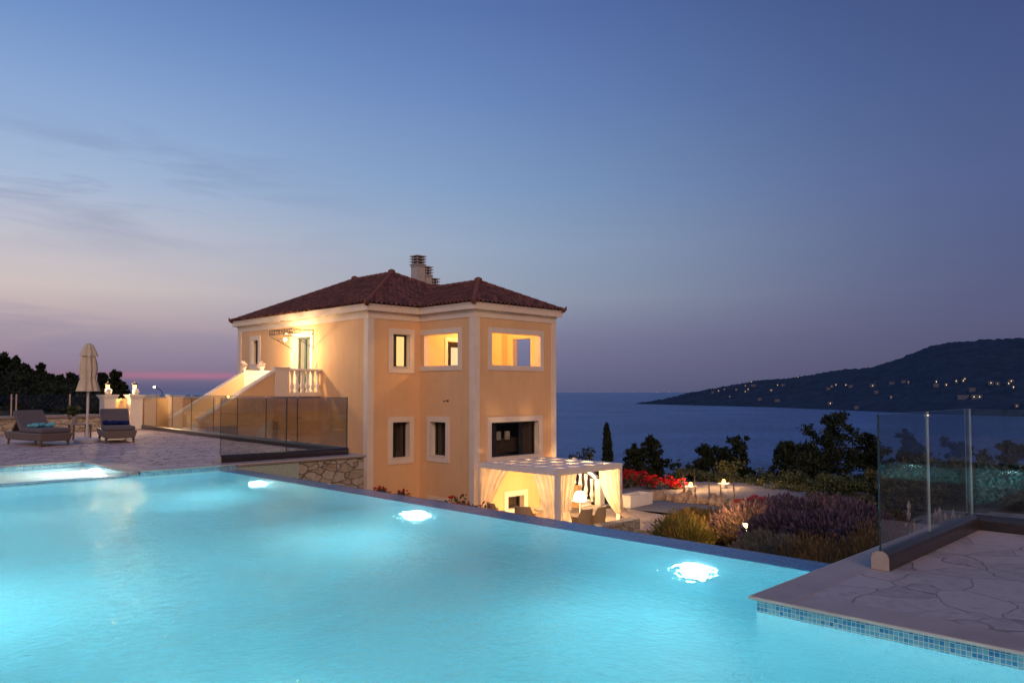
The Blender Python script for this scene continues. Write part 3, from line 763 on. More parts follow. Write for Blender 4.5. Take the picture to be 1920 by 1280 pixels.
mb = MB(); ringband(mb, -.3, .20, 4.415, 4.645); ringband(mb, .198, .225, 4.60, 4.655); mb.build('cornice', M['cream'], villa)
def corner(c, e1, n1, e2, n2, w=.24, o=.025):
    c, e1, n1, e2, n2 = (Vector(v) for v in (c, e1, n1, e2, n2))
    pts = [c + (n1 + n2) * o, c + e2 * w + n2 * o, c + e2 * w - n2 * .01, c - (n1 + n2) * .01, c + e1 * w - n1 * .01, c + e1 * w + n1 * o]
    m = MB(); m.prism([(p.x, p.y) for p in pts], ZB, 4.148); m.build('corner_pilaster', M['cream'], villa)
corner((XA, YA), (0, 1), (-1, 0), (1, 0), (0, -1)); corner((XB, YC), (0, 1), (-1, 0), (1, 0), (0, -1))
corner((XD, YC), (-1, 0), (0, -1), (0, 1), (1, 0)); corner((XA, YE), (1, 0), (0, 1), (0, -1), (-1, 0), .3)

def surround(mb, O, U, N, s0, s1, z0, z1, wo=.2, p=.03, sides='LRTB'):
    """flat plaster surround lying on the wall around an opening"""
    O, U, N = Vector(O), Vector(U), Vector(N)
    def b(a0, a1, c0, c1):
        q = [O + U * a0 - N * .01 + Vector((0, 0, c0)), O + U * a1 - N * .01 + Vector((0, 0, c0)), O + U * a1 + N * p + Vector((0, 0, c0)), O + U * a0 + N * p + Vector((0, 0, c0))]
        mb.hexa(q + [v + Vector((0, 0, c1 - c0)) for v in q])
    if 'L' in sides: b(s0 - wo, s0, z0, z1)
    if 'R' in sides: b(s1, s1 + wo, z0, z1)
    l = s0 - (wo if 'L' in sides else 0); r = s1 + (wo if 'R' in sides else 0)
    if 'T' in sides: b(l, r, z1, z1 + wo)
    if 'B' in sides: b(l, r, z0 - wo, z0)
def window(O, U, N, op, depth, mullions=(), wo=.2, curtain='curtain_dark', lit=None, sides='LRTB', sill=True, label=None, fmat='frame', bw=.07, roomd=.5):
    O, U, N = Vector(O), Vector(U), Vector(N); s0, s1, z0, z1 = op
    Z = lambda z: Vector((0, 0, z)); P = lambda s, z, dd: O + U * s - N * dd + Z(z)
    fr = MB()
    for a, b_ in (((s0 + bw / 2, z0), (s0 + bw / 2, z1)), ((s1 - bw / 2, z0), (s1 - bw / 2, z1))): fr.bar(P(a[0], a[1], depth), P(b_[0], b_[1], depth), bw, .06, 0, N)
    for z in (z0 + bw / 2, z1 - bw / 2): fr.bar(P(s0 + bw, z, depth), P(s1 - bw, z, depth), .058, bw, 0, Z(1))
    for s_, wd in mullions: fr.bar(P(s_, z0 + bw, depth), P(s_, z1 - bw, depth), wd, .056, 0, N)
    w_ = fr.build('window', M[fmat], villa, label=label)
    MB().poly([P(s0 + bw, z0 + bw, depth), P(s1 - bw, z0 + bw, depth), P(s1 - bw, z1 - bw, depth), P(s0 + bw, z1 - bw, depth)]).build('pane', M['pane'], w_)
    rm = MB(); e = .3; D0 = depth + .04
    c = [(s0 - e, z0 - e), (s1 + e, z0 - e), (s1 + e, z1 + e), (s0 - e, z1 + e)]
    rm.poly([P(a, z, D0 + roomd) for a, z in c])
    for i in range(4):
        a, b_ = c[i], c[(i + 1) % 4]
        rm.poly([P(a[0], a[1], D0), P(b_[0], b_[1], D0), P(b_[0], b_[1], D0 + roomd), P(a[0], a[1], D0 + roomd)])
    rm.build('room_lining', M['roomglow'] if lit else M['room'], w_)
    if curtain:
        cu = MB(); rows = []
        for z in (z0, z1):
            rows.append([P(s0 + (s1 - s0) * k / 40, z, D0 + .06 + .022 * math.sin(k * 1.9)) for k in range(41)])
        cu.grid(rows); cu.build('curtain', M[curtain], w_, smooth=True)
    if wo:
        sm = MB(); surround(sm, O, U, N, s0, s1, z0, z1, wo, .03, sides); sm.build('surround', M['cream'], w_)
    if sill:
        si = MB(); q = [P(s0 + .01, z0 + .004, -.05), P(s1 - .01, z0 + .004, -.05), P(s1 - .01, z0 + .004, depth - .04), P(s0 + .01, z0 + .004, depth - .04)]
        si.hexa(q + [v + Z(.035) for v in q]); si.build('sill', M['cream'], w_)
    return w_
OL, UL, NL = (XA, YE, 0), (0, -1, 0), (-1, 0, 0)
OA, UA, NA = (XA, YA, 0), (1, 0, 0), (0, -1, 0)
OB, UB, NB_ = (XB, YA, 0), (0, -1, 0), (-1, 0, 0)
OC, UC, NC = (XB, YC, 0), (1, 0, 0), (0, -1, 0)
window(OL, UL, NL, OPEN['L'][0], .22, curtain='curtain_mid', label='narrow window with brown blind left of the door')
o_ = OPEN['A'][0]; window(OA, UA, NA, o_, .25, [(o_[0] + .27, .10)], lit=True, curtain=None, label='upper window with yellow light inside')
o_ = OPEN['A'][1]; window(OA, UA, NA, o_, .25, [(o_[0] + .26, .12)])
o_ = OPEN['B'][1]; window(OB, UB, NB_, o_, .25, [], bw=.09)
window(OA, UA, NA, OPEN['A'][2], .2, [], sill=False, wo=.12)
window(OB, UB, NB_, OPEN['B'][2], .2, [], sill=False, wo=.12)
o_ = OPEN['C'][2]; window(OC, UC, NC, o_, .24, [], sill=False, label='small basement window under the pergola')
o_ = OPEN['C'][1]; bw_ = window(OC, UC, NC, o_, .24, [(o_[0] + .36, .17), (o_[0] + 1.73, .20)], curtain=None, roomd=1.6, label='wide dark window showing a bed with pale pillows')
pl_ = MB(); pl_.box(19.3, 20.85, -.80, 21.5, 21.9, -.25); pl_.build('bed', M['curtain_dark'], bw_)
for x in (19.92, 20.38):
    pl_ = MB(); pl_.box(x, 20.70, -.32, x + .22, 20.82, .02); pl_.build('pillow', M['pillow'], bw_, bevel=.03)
for wdx in (0,):
    cu = MB(); cu.grid([[(20.98 + k * .03, 20.55 + .02 * math.sin(k * 1.7), z) for k in range(20)] for z in (-.9, .36)]); cu.build('curtain', M['curtain_dark'], bw_, smooth=True)
# loggia opening surrounds
mb = MB(); surround(mb, OB, UB, NB_, YA - 23.235, YA - 21.02, 2.455, 3.63, .185, .03, 'RTB'); mb.build('opening_surround', M['cream'], villa)
mb = MB(); surround(mb, OC, UC, NC, 19.115 - XB, 21.69 - XB, 2.455, 3.64, .18, .03); mb.build('opening_surround', M['cream'], villa)
# loggia door
dr = MB()
for a in (19.86, 20.80): dr.bar((a, YA + .12, 1.47), (a, YA + .12, 3.28), .09, .06, 0, (0, 1, 0))
dr.bar((19.82, YA + .12, 3.33), (20.84, YA + .12, 3.33), .06, .15)
d_ = dr.build('door', M['frame'], villa, label='dark framed loggia door with lit sheer curtain')
cu = MB(); cu.grid([[(19.90 + k * .0225, YA + .17 + .012 * math.sin(k * 1.5), z) for k in range(40)] for z in (1.46, 3.25)]); cu.build('curtain', M['sheerglow'], d_, smooth=True)
mb = MB(); mb.box(19.50, YA - .03, zf + .004, 19.655, YA - .002, 3.46); mb.box(19.50, YA - .031, 3.462, 21.0, YA - .001, 3.62); mb.build('door_surround', M['white'], d_)
# entrance door on the left side
o_ = OPEN['L'][1]
w_ = window(OL, UL, NL, o_, .26, [(o_[0] + .55, .13)], wo=.17, curtain='sheerglow', lit=True, sides='LRT', sill=False, label='teal framed glass entrance door under the lamp', fmat='teal', bw=.10)
w_.name = 'door'
MB().box(XB - .06, 21.55, 1.15, XB - .002, 21.62, 1.19).build('wall_hook', M['iron'], villa); MB().box(XB - .06, 21.75, 1.15, XB - .002, 21.80, 1.18).build('wall_hook', M['iron'], villa)
MB().box(XA - .035, 26.78, 2.45, XA - .002, 26.86, 2.62).build('switch_plate', M['cream'], villa)
# canopy of wrought iron
cn = MB(); x0, x1, y0, y1 = 14.9, XA, 27.02, 28.62
for z in (3.755, 3.92):
    cn.tube([(x1, y1, z), (x0, y1, z), (x0, y0, z), (x1, y0, z)], .013, 6)
for k in range(9):
    y = y0 + (y1 - y0) * k / 8; cn.tube([(x0, y, 3.755), (x0, y, 3.92)], .009, 6)
for k in range(1, 5):
    x = x0 + (x1 - x0) * k / 5; cn.tube([(x, y0, 3.755), (x, y0, 3.92)], .009, 6); cn.tube([(x, y1, 3.755), (x, y1, 3.92)], .009, 6)
    cn.tube([(x, y0, 3.92), (x, y1, 3.92)], .008, 5)
for y in (y0, y1):
    cn.tube([(x0, y, 3.755), (x0 + .05, y, 3.66), (x0 + .45, y, 3.50), (x1 - .03, y, 3.22)], .012, 6); cn.tube([(x1 - .02, y, 3.92), (x1 - .02, y, 3.10)], .014, 6)
    for c_, r_ in ((.42, .09), (.68, .13)):
        cn.tube([(x0 + c_ + r_ * (1 - t / 16) * math.cos(t * .55), y, 3.62 - .1 * c_ + r_ * (1 - t / 16) * math.sin(t * .55)) for t in range(15)], .007, 5)
for k in range(8):
    yy = y0 + (y1 - y0) * (k + .5) / 8
    cn.tube([(x0, yy + .05 * math.cos(t * .6), 3.8375 + .06 * math.sin(t * .6)) for t in range(11)], .006, 5)
cn.build('door_canopy', M['iron'], villa)
wl = MB(); wl.lathe((15.10, 27.72, 3.46), [(.03, 0), (.06, .03), (.07, .10), (.03, .14)], 12).build('wall_lamp', M['bulbhot'], villa)
light('door_light', (15.05, 27.72, 3.32), 350, (1, .66, .33), .05, villa)

# roof
RZ, RT = 4.66, .471
def roof_plane(mb, O, S, T, poly):
    """corrugated tile plane; O eave corner, S along the eave, T horizontal up-slope direction; poly in (s, horizontal run)"""
    O, S, T = Vector(O), Vector(S), Vector(T); smax = max(p[0] for p in poly); tmax = max(p[1] for p in poly)
    bmx = bmesh.new(); tw_, th_ = .215, .31; ns = int(smax / tw_ * 6) + 8
    rows = []; t = -.06
    while t < tmax + .3:
        rows += [(t, .045), (t + th_ - .004, 0.)]; t += th_
    vv = []
    for t, off in rows:
        r = []
        for i in range(ns + 1):
            s = -.08 + i * tw_ / 6
            ph = (s / tw_) % 1.
            hh = .075 * math.sin(PI * min(1, ph / .62)) if ph < .62 else -.02 * math.sin(PI * (ph - .62) / .38)
            p = O + S * s + T * t + Vector((0, 0, t * RT + hh + off))
            r.append(bmx.verts.new(p))
        vv.append(r)
    for a in range(len(vv) - 1):
        for i in range(ns): bmx.faces.new((vv[a][i], vv[a][i + 1], vv[a + 1][i + 1], vv[a + 1][i]))
    n = len(poly)
    for i in range(n):
        p, q = poly[i], poly[(i + 1) % n]
        if abs(p[1]) < 1e-6 and abs(q[1]) < 1e-6: continue
        P0 = O + S * p[0] + T * p[1]; P1 = O + S * q[0] + T * q[1]; d = (P1 - P0).normalized()
        nn = Vector((d.y, -d.x, 0)); c = O + S * (sum(k[0] for k in poly) / n) + T * (sum(k[1] for k in poly) / n)
        if (c - P0).dot(nn) > 0: nn = -nn
        bmesh.ops.bisect_plane(bmx, geom=bmx.verts[:] + bmx.edges[:] + bmx.faces[:], plane_co=P0, plane_no=nn, clear_outer=True, dist=1e-5)
    i0 = len(mb.v); bmx.verts.index_update()
    mb.v += [tuple(v.co) for v in bmx.verts]
    for f in bmx.faces: mb.f.append(tuple(i0 + v.index for v in f.verts)); mb.m.append(0)
    bmx.free()
EX0, EX1, EY0, EY1 = 15.68, 23.60, 23.0, 33.74
k = (EX1 - EX0) / 2
roof = MB()
roof_plane(roof, (EX0, EY1, RZ), (0, -1, 0), (1, 0, 0), [(0, 0), (EY1 - EY0, 0), (EY1 - EY0 - k, k), (k, k)])
roof_plane(roof, (EX0, EY0, RZ), (1, 0, 0), (0, 1, 0), [(0, 0), (2 * k, 0), (k, k)])
roof_plane(roof, (EX1, EY0, RZ), (0, 1, 0), (-1, 0, 0), [(0, 0), (EY1 - EY0, 0), (EY1 - EY0 - k, k), (k, k)])
roof_plane(roof, (EX1, EY1, RZ), (-1, 0, 0), (0, -1, 0), [(0, 0), (2 * k, 0), (k, k)])
BX0, BX1, BY0 = 18.04, 22.80, 19.92; kb = (BX1 - BX0) / 2
roof_plane(roof, (BX0, 25.6, RZ), (0, -1, 0), (1, 0, 0), [(2.55, 0), (25.6 - BY0, 0), (25.6 - BY0 - kb, kb), (.1, kb)])
roof_plane(roof, (BX0, BY0, RZ), (1, 0, 0), (0, 1, 0), [(0, 0), (2 * kb, 0), (kb, kb)])
roof_plane(roof, (BX1, BY0, RZ), (0, 1, 0), (-1, 0, 0), [(0, 0), (25.6 - BY0 - 2.55, 0), (25.6 - BY0 - .1, kb), (kb, kb)])
ro = roof.build('roof', M['tile'], villa)
rc = MB()
def ridge(a, b_):
    a, b_ = Vector(a), Vector(b_); L = (b_ - a).length; n = max(1, round(L / .36)); d = (b_ - a) / n
    for i in range(n):
        p = a + d * i; rc.tube([p, p + d * .75, p + d * 1.06], [.105, .095, .088], 10)
ap0, ap1 = (EX0 + k, EY0 + k, RZ + k * RT), (EX0 + k, EY1 - k, RZ + k * RT); bp = (BX0 + kb, BY0 + kb, RZ + kb * RT)
up = .03
def lift(p, z=up): return (p[0], p[1], p[2] + z)
for c in ((EX0, EY0), (EX0, EY1), (EX1, EY0), (EX1, EY1)):
    e = ap0 if c[1] == EY0 else ap1
    ridge(lift((c[0], c[1], RZ), .0), lift(e))
ridge(lift(ap0), lift(ap1)); ridge(lift((BX0, BY0, RZ), 0), lift(bp)); ridge(lift((BX1, BY0, RZ), 0), lift(bp)); ridge(lift(bp), (BX0 + kb, 25.5, RZ + kb * RT + up))
for p in (ap0, ap1, bp): rc.lathe((p[0], p[1], p[2] + .02), [(.15, -.05), (.16, .05), (.15, .14), (.06, .19)], 12)
for c, dx, dy in (((EX0, EY0), -1, -1), ((EX0, EY1), -1, 1), ((BX0, BY0), -1, -1), ((BX1, BY0), 1, -1)):
    rc.tube([(c[0] + .12 * -dx, c[1] + .12 * -dy, RZ + .06), (c[0] + dx * .02, c[1] + dy * .02, RZ + .02), (c[0] + dx * .05, c[1] + dy * .05, RZ + .07), (c[0] + dx * .075, c[1] + dy * .075, RZ + .17)], [.11, .09, .06, .012], 10)
rc.build('ridge_cap', M['ridge'], ro, smooth=True)
vy = MB()
vy.bar((BX0 + .02, EY0 + .0, RZ + .03), (BX0 + kb, EY0 + kb, RZ + kb * RT + .03), .10, .02); vy.build('valley_gutter', M['frame'], ro)
def chimney(x0, x1, y0, y1, top, lab):
    c = MB(); c.box(x0, y0, 5.4, x1, y1, top - .52)
    for zz in (top - .515,): c.box(x0 - .03, y0 - .03, zz, x1 + .03, y1 + .03, zz + .05)
    for i in range(4):
        z = top - .44 + i * .125
        c.box(x0 - .05, y0 - .05, z, x1 + .05, y1 + .05, z + .035)
        if i < 3:
            for xx in (x0 + .02, x1 - .06):
                for yy in (y0 + .02, y1 - .06): c.box(xx, yy, z + .036, xx + .04, yy + .04, z + .124)
    ch = c.build('chimney', M['chalk'], ro, label=lab)
    MB().box(x0 + .08, y0 + .08, top - .46, x1 - .08, y1 - .08, top - .07).build('flue', M['frame'], ch)
chimney(21.17, 21.62, 27.15, 27.6, 7.6, 'tallest chimney')
chimney(21.68, 22.02, 27.15, 27.6, 7.16, 'middle chimney')
chimney(22.08, 22.42, 27.15, 27.6, 6.66, 'lowest chimney')

# entrance stairs and landing: part of the house
st = MB()
st.box(13.98, 26.72, -1.2, XA - .003, 28.85, 1.40)
for i in range(9):
    st.box(13.978 - (i + 1) * .30, 26.72, -1.2, 13.978 - i * .30 - .001, 28.85, 1.40 - (i + 1) * .155)
stair = st.build('staircase', M['white'], villa)
def parapet(y0, y1, mat, cap):
    p = MB(); pts = [(13.97, 2.20), (12.30, 1.17), (11.25, .52), (11.25, -1.3), (13.97, -1.3)]
    v0 = [(x, y0, z) for x, z in pts]; v1 = [(x, y1, z) for x, z in pts]
    p.poly(v0); p.poly(list(reversed(v1)))
    for i in range(5):
        j = (i + 1) % 5; p.poly([v0[j], v0[i], v1[i], v1[j]])
    pp = p.build('stair_parapet', mat, stair)
    c = MB(); c.bar((13.97, (y0 + y1) / 2, 2.235), (11.2, (y0 + y1) / 2, .525), y1 - y0 + .06, .07); c.build('coping', M['cream'], pp)
parapet(26.44, 26.70, M['peach'], True)
parapet(28.87, 29.10, M['peach_in'], True)
# side walls of the landing
lwall = MB()
lwall.box(13.98, 26.50, -1.4, XA - .002, 26.715, 1.41)
lwall.build('landing_wall', M['peach'], stair)
bx = MB(); bx.box(13.99, 26.41, 1.3, 14.57, 26.73, 2.36); bx.box(13.96, 26.38, 2.362, 14.60, 26.76, 2.41); bx.build('pier', M['cream'], stair)
bx = MB(); bx.box(13.975, 28.87, 1.40, XA - .003, 29.08, 2.25); bx.box(13.96, 28.84, 2.252, XA - .003, 29.11, 2.33); bx.build('rear_parapet', M['white'], stair)
# arched opening under the landing; flat cream panel paints its lit inside
ar = MB(); pts = [(13.25, -.35), (13.25, -.2)] + [(13.25 + .62 * (1 - math.cos(t * PI / 20)), -.2 + .60 * math.sin(t * PI / 20)) for t in range(1, 11)] + [(13.87, -.35)]
ar.poly([(x, 26.433, z) for x, z in pts]); ar.build('lit_arch_panel', M['cream'], stair)
MB().box(13.93, 26.405, -.5, 14.12, 26.425, .38).build('small_door', M['rattan'], stair)
# balustrade
bl = MB(); bl.box(14.602, 26.37, 1.32, XA - .004, 26.63, 1.46); pl0 = bl.build('balustrade', M['cream'], villa)
MB().box(14.575, 26.36, 2.27, XA - .004, 26.64, 2.365).build('handrail', M['white'], pl0, bevel=.015)
def baluster_prof(h):
    return [(.075, 0), (.075, .06), (.05, .075), (.055, .11), (.088, .20), (.092, .27), (.06, .36), (.042, .46), (.052, .50), (.042, .53), (.055, .60), (.07, .66), (.05, .70), (.075, .72), (.075, .81)] if h is None else [(r, z * h / .81) for r, z in baluster_prof(None)]
for i in range(6):
    MB().lathe((14.72 + i * .222, 26.5, 1.462), baluster_prof(.806), 12).build('baluster', M['white'], pl0, smooth=True)
lm = thing('stair_light', (12.15, 26.35, 1.3), 'small bright lamp low on the stair parapet above the glass', 'lamp')
MB().sphere((12.15, 26.30, 1.32), .05, 10).build('bulb', M['bulb'], lm); MB().box(12.12, 26.33, 1.29, 12.18, 26.44, 1.35).build('bracket', M['iron'], lm)
light('stair_point', (12.15, 26.22, 1.36), 12, WARM, .04, lm)

# flower pots on the landing walls
def leaves(mb, c, r, n, size, rg, flat=1., mi=0, elong=1., shell=.35, up=0.):
    c = Vector(c)
    for _ in range(n):
        while True:
            d = Vector((rg.uniform(-1, 1), rg.uniform(-1, 1), rg.uniform(-1, 1)))
            if .02 < d.length <= 1: break
        d = d.normalized() * (shell + (1 - shell) * rg.random()) if rg.random() < .8 else d
        p = c + Vector((d.x * r, d.y * r, d.z * r * flat))
        a = Vector((rg.gauss(0, 1), rg.gauss(0, 1), rg.gauss(0, 1) + up)).normalized(); b_ = a.orthogonal().normalized()
        b_ = (b_ * math.cos(rg.random() * 6.28) + a.cross(b_) * math.sin(rg.random() * 6.28))
        s = size * rg.uniform(.6, 1.3)
        mb.poly([p - a * s * .5 * elong, p + b_ * s * .28, p + a * s * .5 * elong, p - b_ * s * .28], mi)
rg = random.Random(3)
for x, y, lab in ((14.0, 28.97, 'white flowering plant in a pot at the far end of the stair wall'), (14.75, 28.97, 'white flowering plant in a pot beside the landing pier')):
    t = thing('potted_plant', (x, y, 2.33), lab, 'potted plant')
    MB().lathe((x, y, 2.332), [(.07, 0), (.11, .14), (.12, .15)], 12).build('pot', M['white'], t)
    m_ = MB(); leaves(m_, (x, y, 2.54), .17, 160, .09, rg); m_.build('foliage', M['palepetal'], t)

# ------------------------------------------------------------------ pergola and patio
pg = thing('pergola', (20.2, 18.2, -3.1), 'white flat pergola with square roof openings on the house front', 'pergola')
x0, x1, y0, y1, zt, zb = 18.42, 21.80, 16.36, 20.12, -.985, -1.17
hx = [(18.78, 19.16), (19.56, 19.94), (20.34, 20.72), (21.10, 21.46)]
hy = [(16.62, 17.00), (17.36, 17.74), (18.10, 18.48), (18.84, 19.22), (19.50, 19.80)]
g_ = MB(); xs = [x0] + [v for p in hx for v in p] + [x1]; ys = [y0] + [v for p in hy for v in p] + [y1]
for i in range(len(xs) - 1):
    for j in range(len(ys) - 1):
        if i % 2 and j % 2:
            a0, a1, c0, c1 = xs[i], xs[i + 1], ys[j], ys[j + 1]
            g_.poly([(a0, c0, zb), (a0, c1, zb), (a0, c1, zt), (a0, c0, zt)]); g_.poly([(a1, c1, zb), (a1, c0, zb), (a1, c0, zt), (a1, c1, zt)])
            g_.poly([(a1, c0, zb), (a0, c0, zb), (a0, c0, zt), (a1, c0, zt)]); g_.poly([(a0, c1, zb), (a1, c1, zb), (a1, c1, zt), (a0, c1, zt)])
        else:
            g_.poly([(xs[i], ys[j], zt), (xs[i + 1], ys[j], zt), (xs[i + 1], ys[j + 1], zt), (xs[i], ys[j + 1], zt)])
            g_.poly([(xs[i], ys[j + 1], zb), (xs[i + 1], ys[j + 1], zb), (xs[i + 1], ys[j], zb), (xs[i], ys[j], zb)])
for a, c in (((x0, y1), (x0, y0)), ((x0, y0), (x1, y0)), ((x1, y0), (x1, y1))):
    g_.poly([(a[0], a[1], zb), (c[0], c[1], zb), (c[0], c[1], zt), (a[0], a[1], zt)])
g_.build('roof_slab', M['white'], pg)
for p in ((x0, y0), (x1 - .16, y0), (x0, y1 - .18), (x1 - .16, y1 - .18)):
    MB().box(p[0] + .005, p[1] + .005, -3.2, p[0] + .155, p[1] + .155, zb - .002).build('post', M['white'], pg)
def drape(pts_top, pts_bot, n, amp, label, gather=.75):
    """hanging cloth: top line to bottom line, folds narrowing where it is tied"""
    A, B = [Vector(p) for p in pts_top]; C, D = [Vector(p) for p in pts_bot]; rows = []
    nr = Vector((B - A).normalized().cross(Vector((0, 0, 1))))
    for r in range(25):
        t = r / 24; row = []
        tt = t ** gather
        for k_ in range(n + 1):
            s = k_ / n
            p = (A.lerp(B, s)).lerp(C.lerp(D, s), tt)
            p.z = A.z + (C.lerp(D, s).z - A.z) * t
            wv = amp * (.55 + .6 * t) * math.sin(s * n * .62 + 1.3 * math.sin(s * 7)) + amp * .4 * math.sin(s * n * .23 + t * 3)
            row.append(p + nr * wv)
        rows.append(row)
    m_ = MB(); m_.grid(rows); o = m_.build('curtain', M['sheer'], smooth=True)
    recentre(o, A); return tag(o, label, 'curtain', 'white curtains hanging from the pergola')
drape([(18.43, 20.0, -1.14), (18.43, 18.55, -1.14)], [(18.40, 20.05, -3.05), (18.40, 19.78, -3.05)], 46, .03, 'white pergola curtain gathered against the house wall')
drape([(18.43, 17.55, -1.14), (18.43, 16.55, -1.14)], [(18.45, 16.75, -3.1), (18.45, 16.40, -3.1)], 46, .03, 'white pergola curtain drawn along the side beam to the front post')
drape([(18.60, 16.40, -1.14), (19.42, 16.40, -1.14)], [(18.60, 16.36, -3.1), (18.86, 16.36, -3.1)], 40, .03, 'white pergola curtain just right of the front post')
drape([(20.55, 16.40, -1.14), (21.76, 16.40, -1.14)], [(21.40, 16.34, -2.68), (21.80, 16.34, -2.68)], 54, .035, 'wide white pergola curtain tied back at the outer post', gather=2.1)
drape([(21.42, 16.32, -2.66), (21.86, 16.32, -2.66)], [(20.9, 15.02, -3.04), (21.7, 15.3, -3.04)], 40, .03, 'trailing end of the tied curtain over the stone wall')
slab('patio', M['path'], 16.0, 15.3, 24.6, 20.15, -3.5, -3.10)
pw = thing('stone_wall', (19, 15.2, -3.1), 'low dry stone wall at the front of the pergola patio', 'wall')
MB().box(16.5, 15.0, -3.6, 20.95, 15.42, -2.64).build('stonework', M['rubble'], pw, bevel=.03)
fl = thing('floor_lamp', (20.8, 17.45, -3.1), 'white glowing floor lamp under the pergola', 'floor lamp')
MB().lathe((20.8, 17.45, -3.1), [(.16, 0), (.16, .03), (.02, .05), (.018, .85)], 14).build('stand', M['pole'], fl)
MB().lathe((20.8, 17.45, -3.1), [(.235, .80), (.215, .95), (.17, 1.08), (.11, 1.13)], 20).build('lamp_shade', M['shade'], fl, smooth=True)
light('floor_lamp_light', (20.8, 17.3, -1.72), 170, (1, .66, .30), .10, fl)
light('floor_lamp_glow', (20.2, 18.0, -2.65), 220, (1, .64, .28), .15, fl)

def armchair(loc, rz, label, proto=[None]):
    if proto[0] is None:
        t = thing('armchair', (0, 0, 0), label, 'armchair', 'rattan armchairs under the pergola')
        b = MB()
        n = 14
        for r0, r1 in ((.30, .33),):
            P = []
            for z, e in ((.25, .9), (.62, 1.), (.88, 1.05)):
                P.append([(e * .32 * math.cos(a), e * .32 * math.sin(a), z if abs(a - PI / 2) < 1.15 else min(z, .64)) for a in [-.5 + (PI + 1.) * k_ / n for k_ in range(n + 1)]])
            b.grid(P); Q = [[(x * 1.1, y * 1.1, z) for x, y, z in row] for row in P]; b.grid([list(reversed(r_)) for r_ in Q]); b.grid([P[-1], Q[-1]])
        b.build('backrest', M['rattan'], t, local=True, smooth=True)
        MB().lathe((0, 0, 0), [(.30, .36), (.31, .40), (.28, .45)], 18).build('seat', M['linen'], t, local=True)
        MB().lathe((0, 0, 0), [(.31, .22), (.33, .36)], 18).build('seat_frame', M['rattan'], t, local=True)
        for q in range(4):
            a = PI / 4 + q * PI / 2; MB().tube([(.24 * math.cos(a), .24 * math.sin(a), .23), (.28 * math.cos(a), .28 * math.sin(a), 0)], [.025, .02], 8).build('leg', M['rattan'], t, local=True)
        proto[0] = t; o = t
    else: o = copy_tree(proto[0])
    o.location = loc; o.rotation_euler = (0, 0, rz); o['label'] = label; ORIG[o.name] = Vector(loc)
    return o
armchair((18.35, 17.72, -3.1), 1.9, 'rattan armchair facing away, seen below the basement window')
armchair((18.2, 18.9, -3.1), 1.2, 'rattan armchair nearest the house wall behind the left curtains')
armchair((19.2, 16.05, -3.1), PI, 'rattan armchair beside the front post')
armchair((19.85, 16.0, -3.1), PI + .2, 'rattan armchair in front of the floor lamp')
tb = thing('dining_table', (19.1, 17.2, -3.1), 'patio table with pale top between the rattan armchairs', 'table')
MB().lathe((19.1, 17.2, -3.1), [(.62, .70), (.62, .74)], 28).build('tabletop', M['linen'], tb)
MB().lathe((19.1, 17.2, -3.1), [(.25, 0), (.25, .03), (.05, .06), (.05, .70)], 14).build('pedestal', M['rattan'], tb)

# white outside stairs right of the pergola
os_ = thing('outdoor_staircase', (24.4, 21, -3.2), 'white outdoor staircase with baluster railing behind the pergola', 'staircase')
s_ = MB()
for i in range(5): s_.box(23.75, 20.15 + i * .3, -3.5, 24.72, 20.15 + (i + 1) * .3 - .001, -3.1 + (i + 1) * .17)
s_.build('step_flight', M['white'], os_)
MB().box(23.62, 20.0, -3.5, 24.62, 20.146, -3.09).build('bottom_step', M['white'], os_)
MB().box(24.66, 19.62, -3.5, 24.94, 19.9, -2.06).build('newel', M['white'], os_)
nw = MB(); nw.box(23.5, 19.82, -3.5, 23.72, 20.1, -2.2); nw.build('newel', M['peach'], os_)
hr = MB(); hr.bar((24.8, 19.9, -2.02), (24.8, 21.15, -1.32), .16, .12); hr.build('handrail', M['white'], os_)
for i in range(4):
    y = 20.18 + i * .31; z = -3.02 + i * .172; MB().lathe((24.82, y, z), baluster_prof(.93), 10).build('baluster', M['white'], os_, smooth=True)
kw = MB(); kw.hexa([(25.0, 19.9, -3.5), (25.1, 19.9, -3.5), (25.1, 21.3, -3.5), (25.0, 21.3, -3.5), (25.0, 19.9, -2.2), (25.1, 19.9, -2.2), (25.1, 21.3, -1.42), (25.0, 21.3, -1.42)]); kw.build('gap_shade_panel', M['bark'], os_)  # added dark sheet standing in for shade between the balusters
kw = MB(); kw.box(23.7, 21.66, -3.5, 25.1, 21.8, -1.45); kw.build('landing_wall', M['peach'], os_)
light('stair_wash', (24.2, 20.3, -1.9), 110, (1, .70, .36), .08, os_)
ln = thing('candle_lantern', (23.61, 19.96, -2.2), 'black lantern on the peach newel behind the curtain', 'lantern')
m_ = MB(); m_.lathe((23.61, 19.96, -2.198), [(.08, 0), (.08, .03), (.03, .06), (.05, .2), (.07, .28), (.10, .30), (.04, .38), (.02, .44)], 8); m_.build('lantern_body', M['iron'], ln)
pt = thing('planter', (25.3, 18.6, -3.15), 'white rectangular planter box beside the pergola curtain', 'planter')
m_ = MB()
for (a, c, d_, e) in ((24.55, 18.05, 26.05, 18.13), (24.55, 18.62, 26.05, 18.70), (24.55, 18.132, 24.63, 18.618), (25.97, 18.132, 26.05, 18.618)): m_.box(a, c, -3.08, d_, e, -2.56)
m_.build('trough', M['white'], pt, bevel=.01); MB().box(24.635, 18.135, -3.06, 25.965, 18.615, -2.66).build('soil', M['soil'], pt)
m_ = MB(); m_.box(24.7, 18.1, -3.3, 24.95, 18.65, -3.082); m_.box(25.65, 18.1, -3.3, 25.9, 18.65, -3.082); m_.build('foot', M['white'], pt)

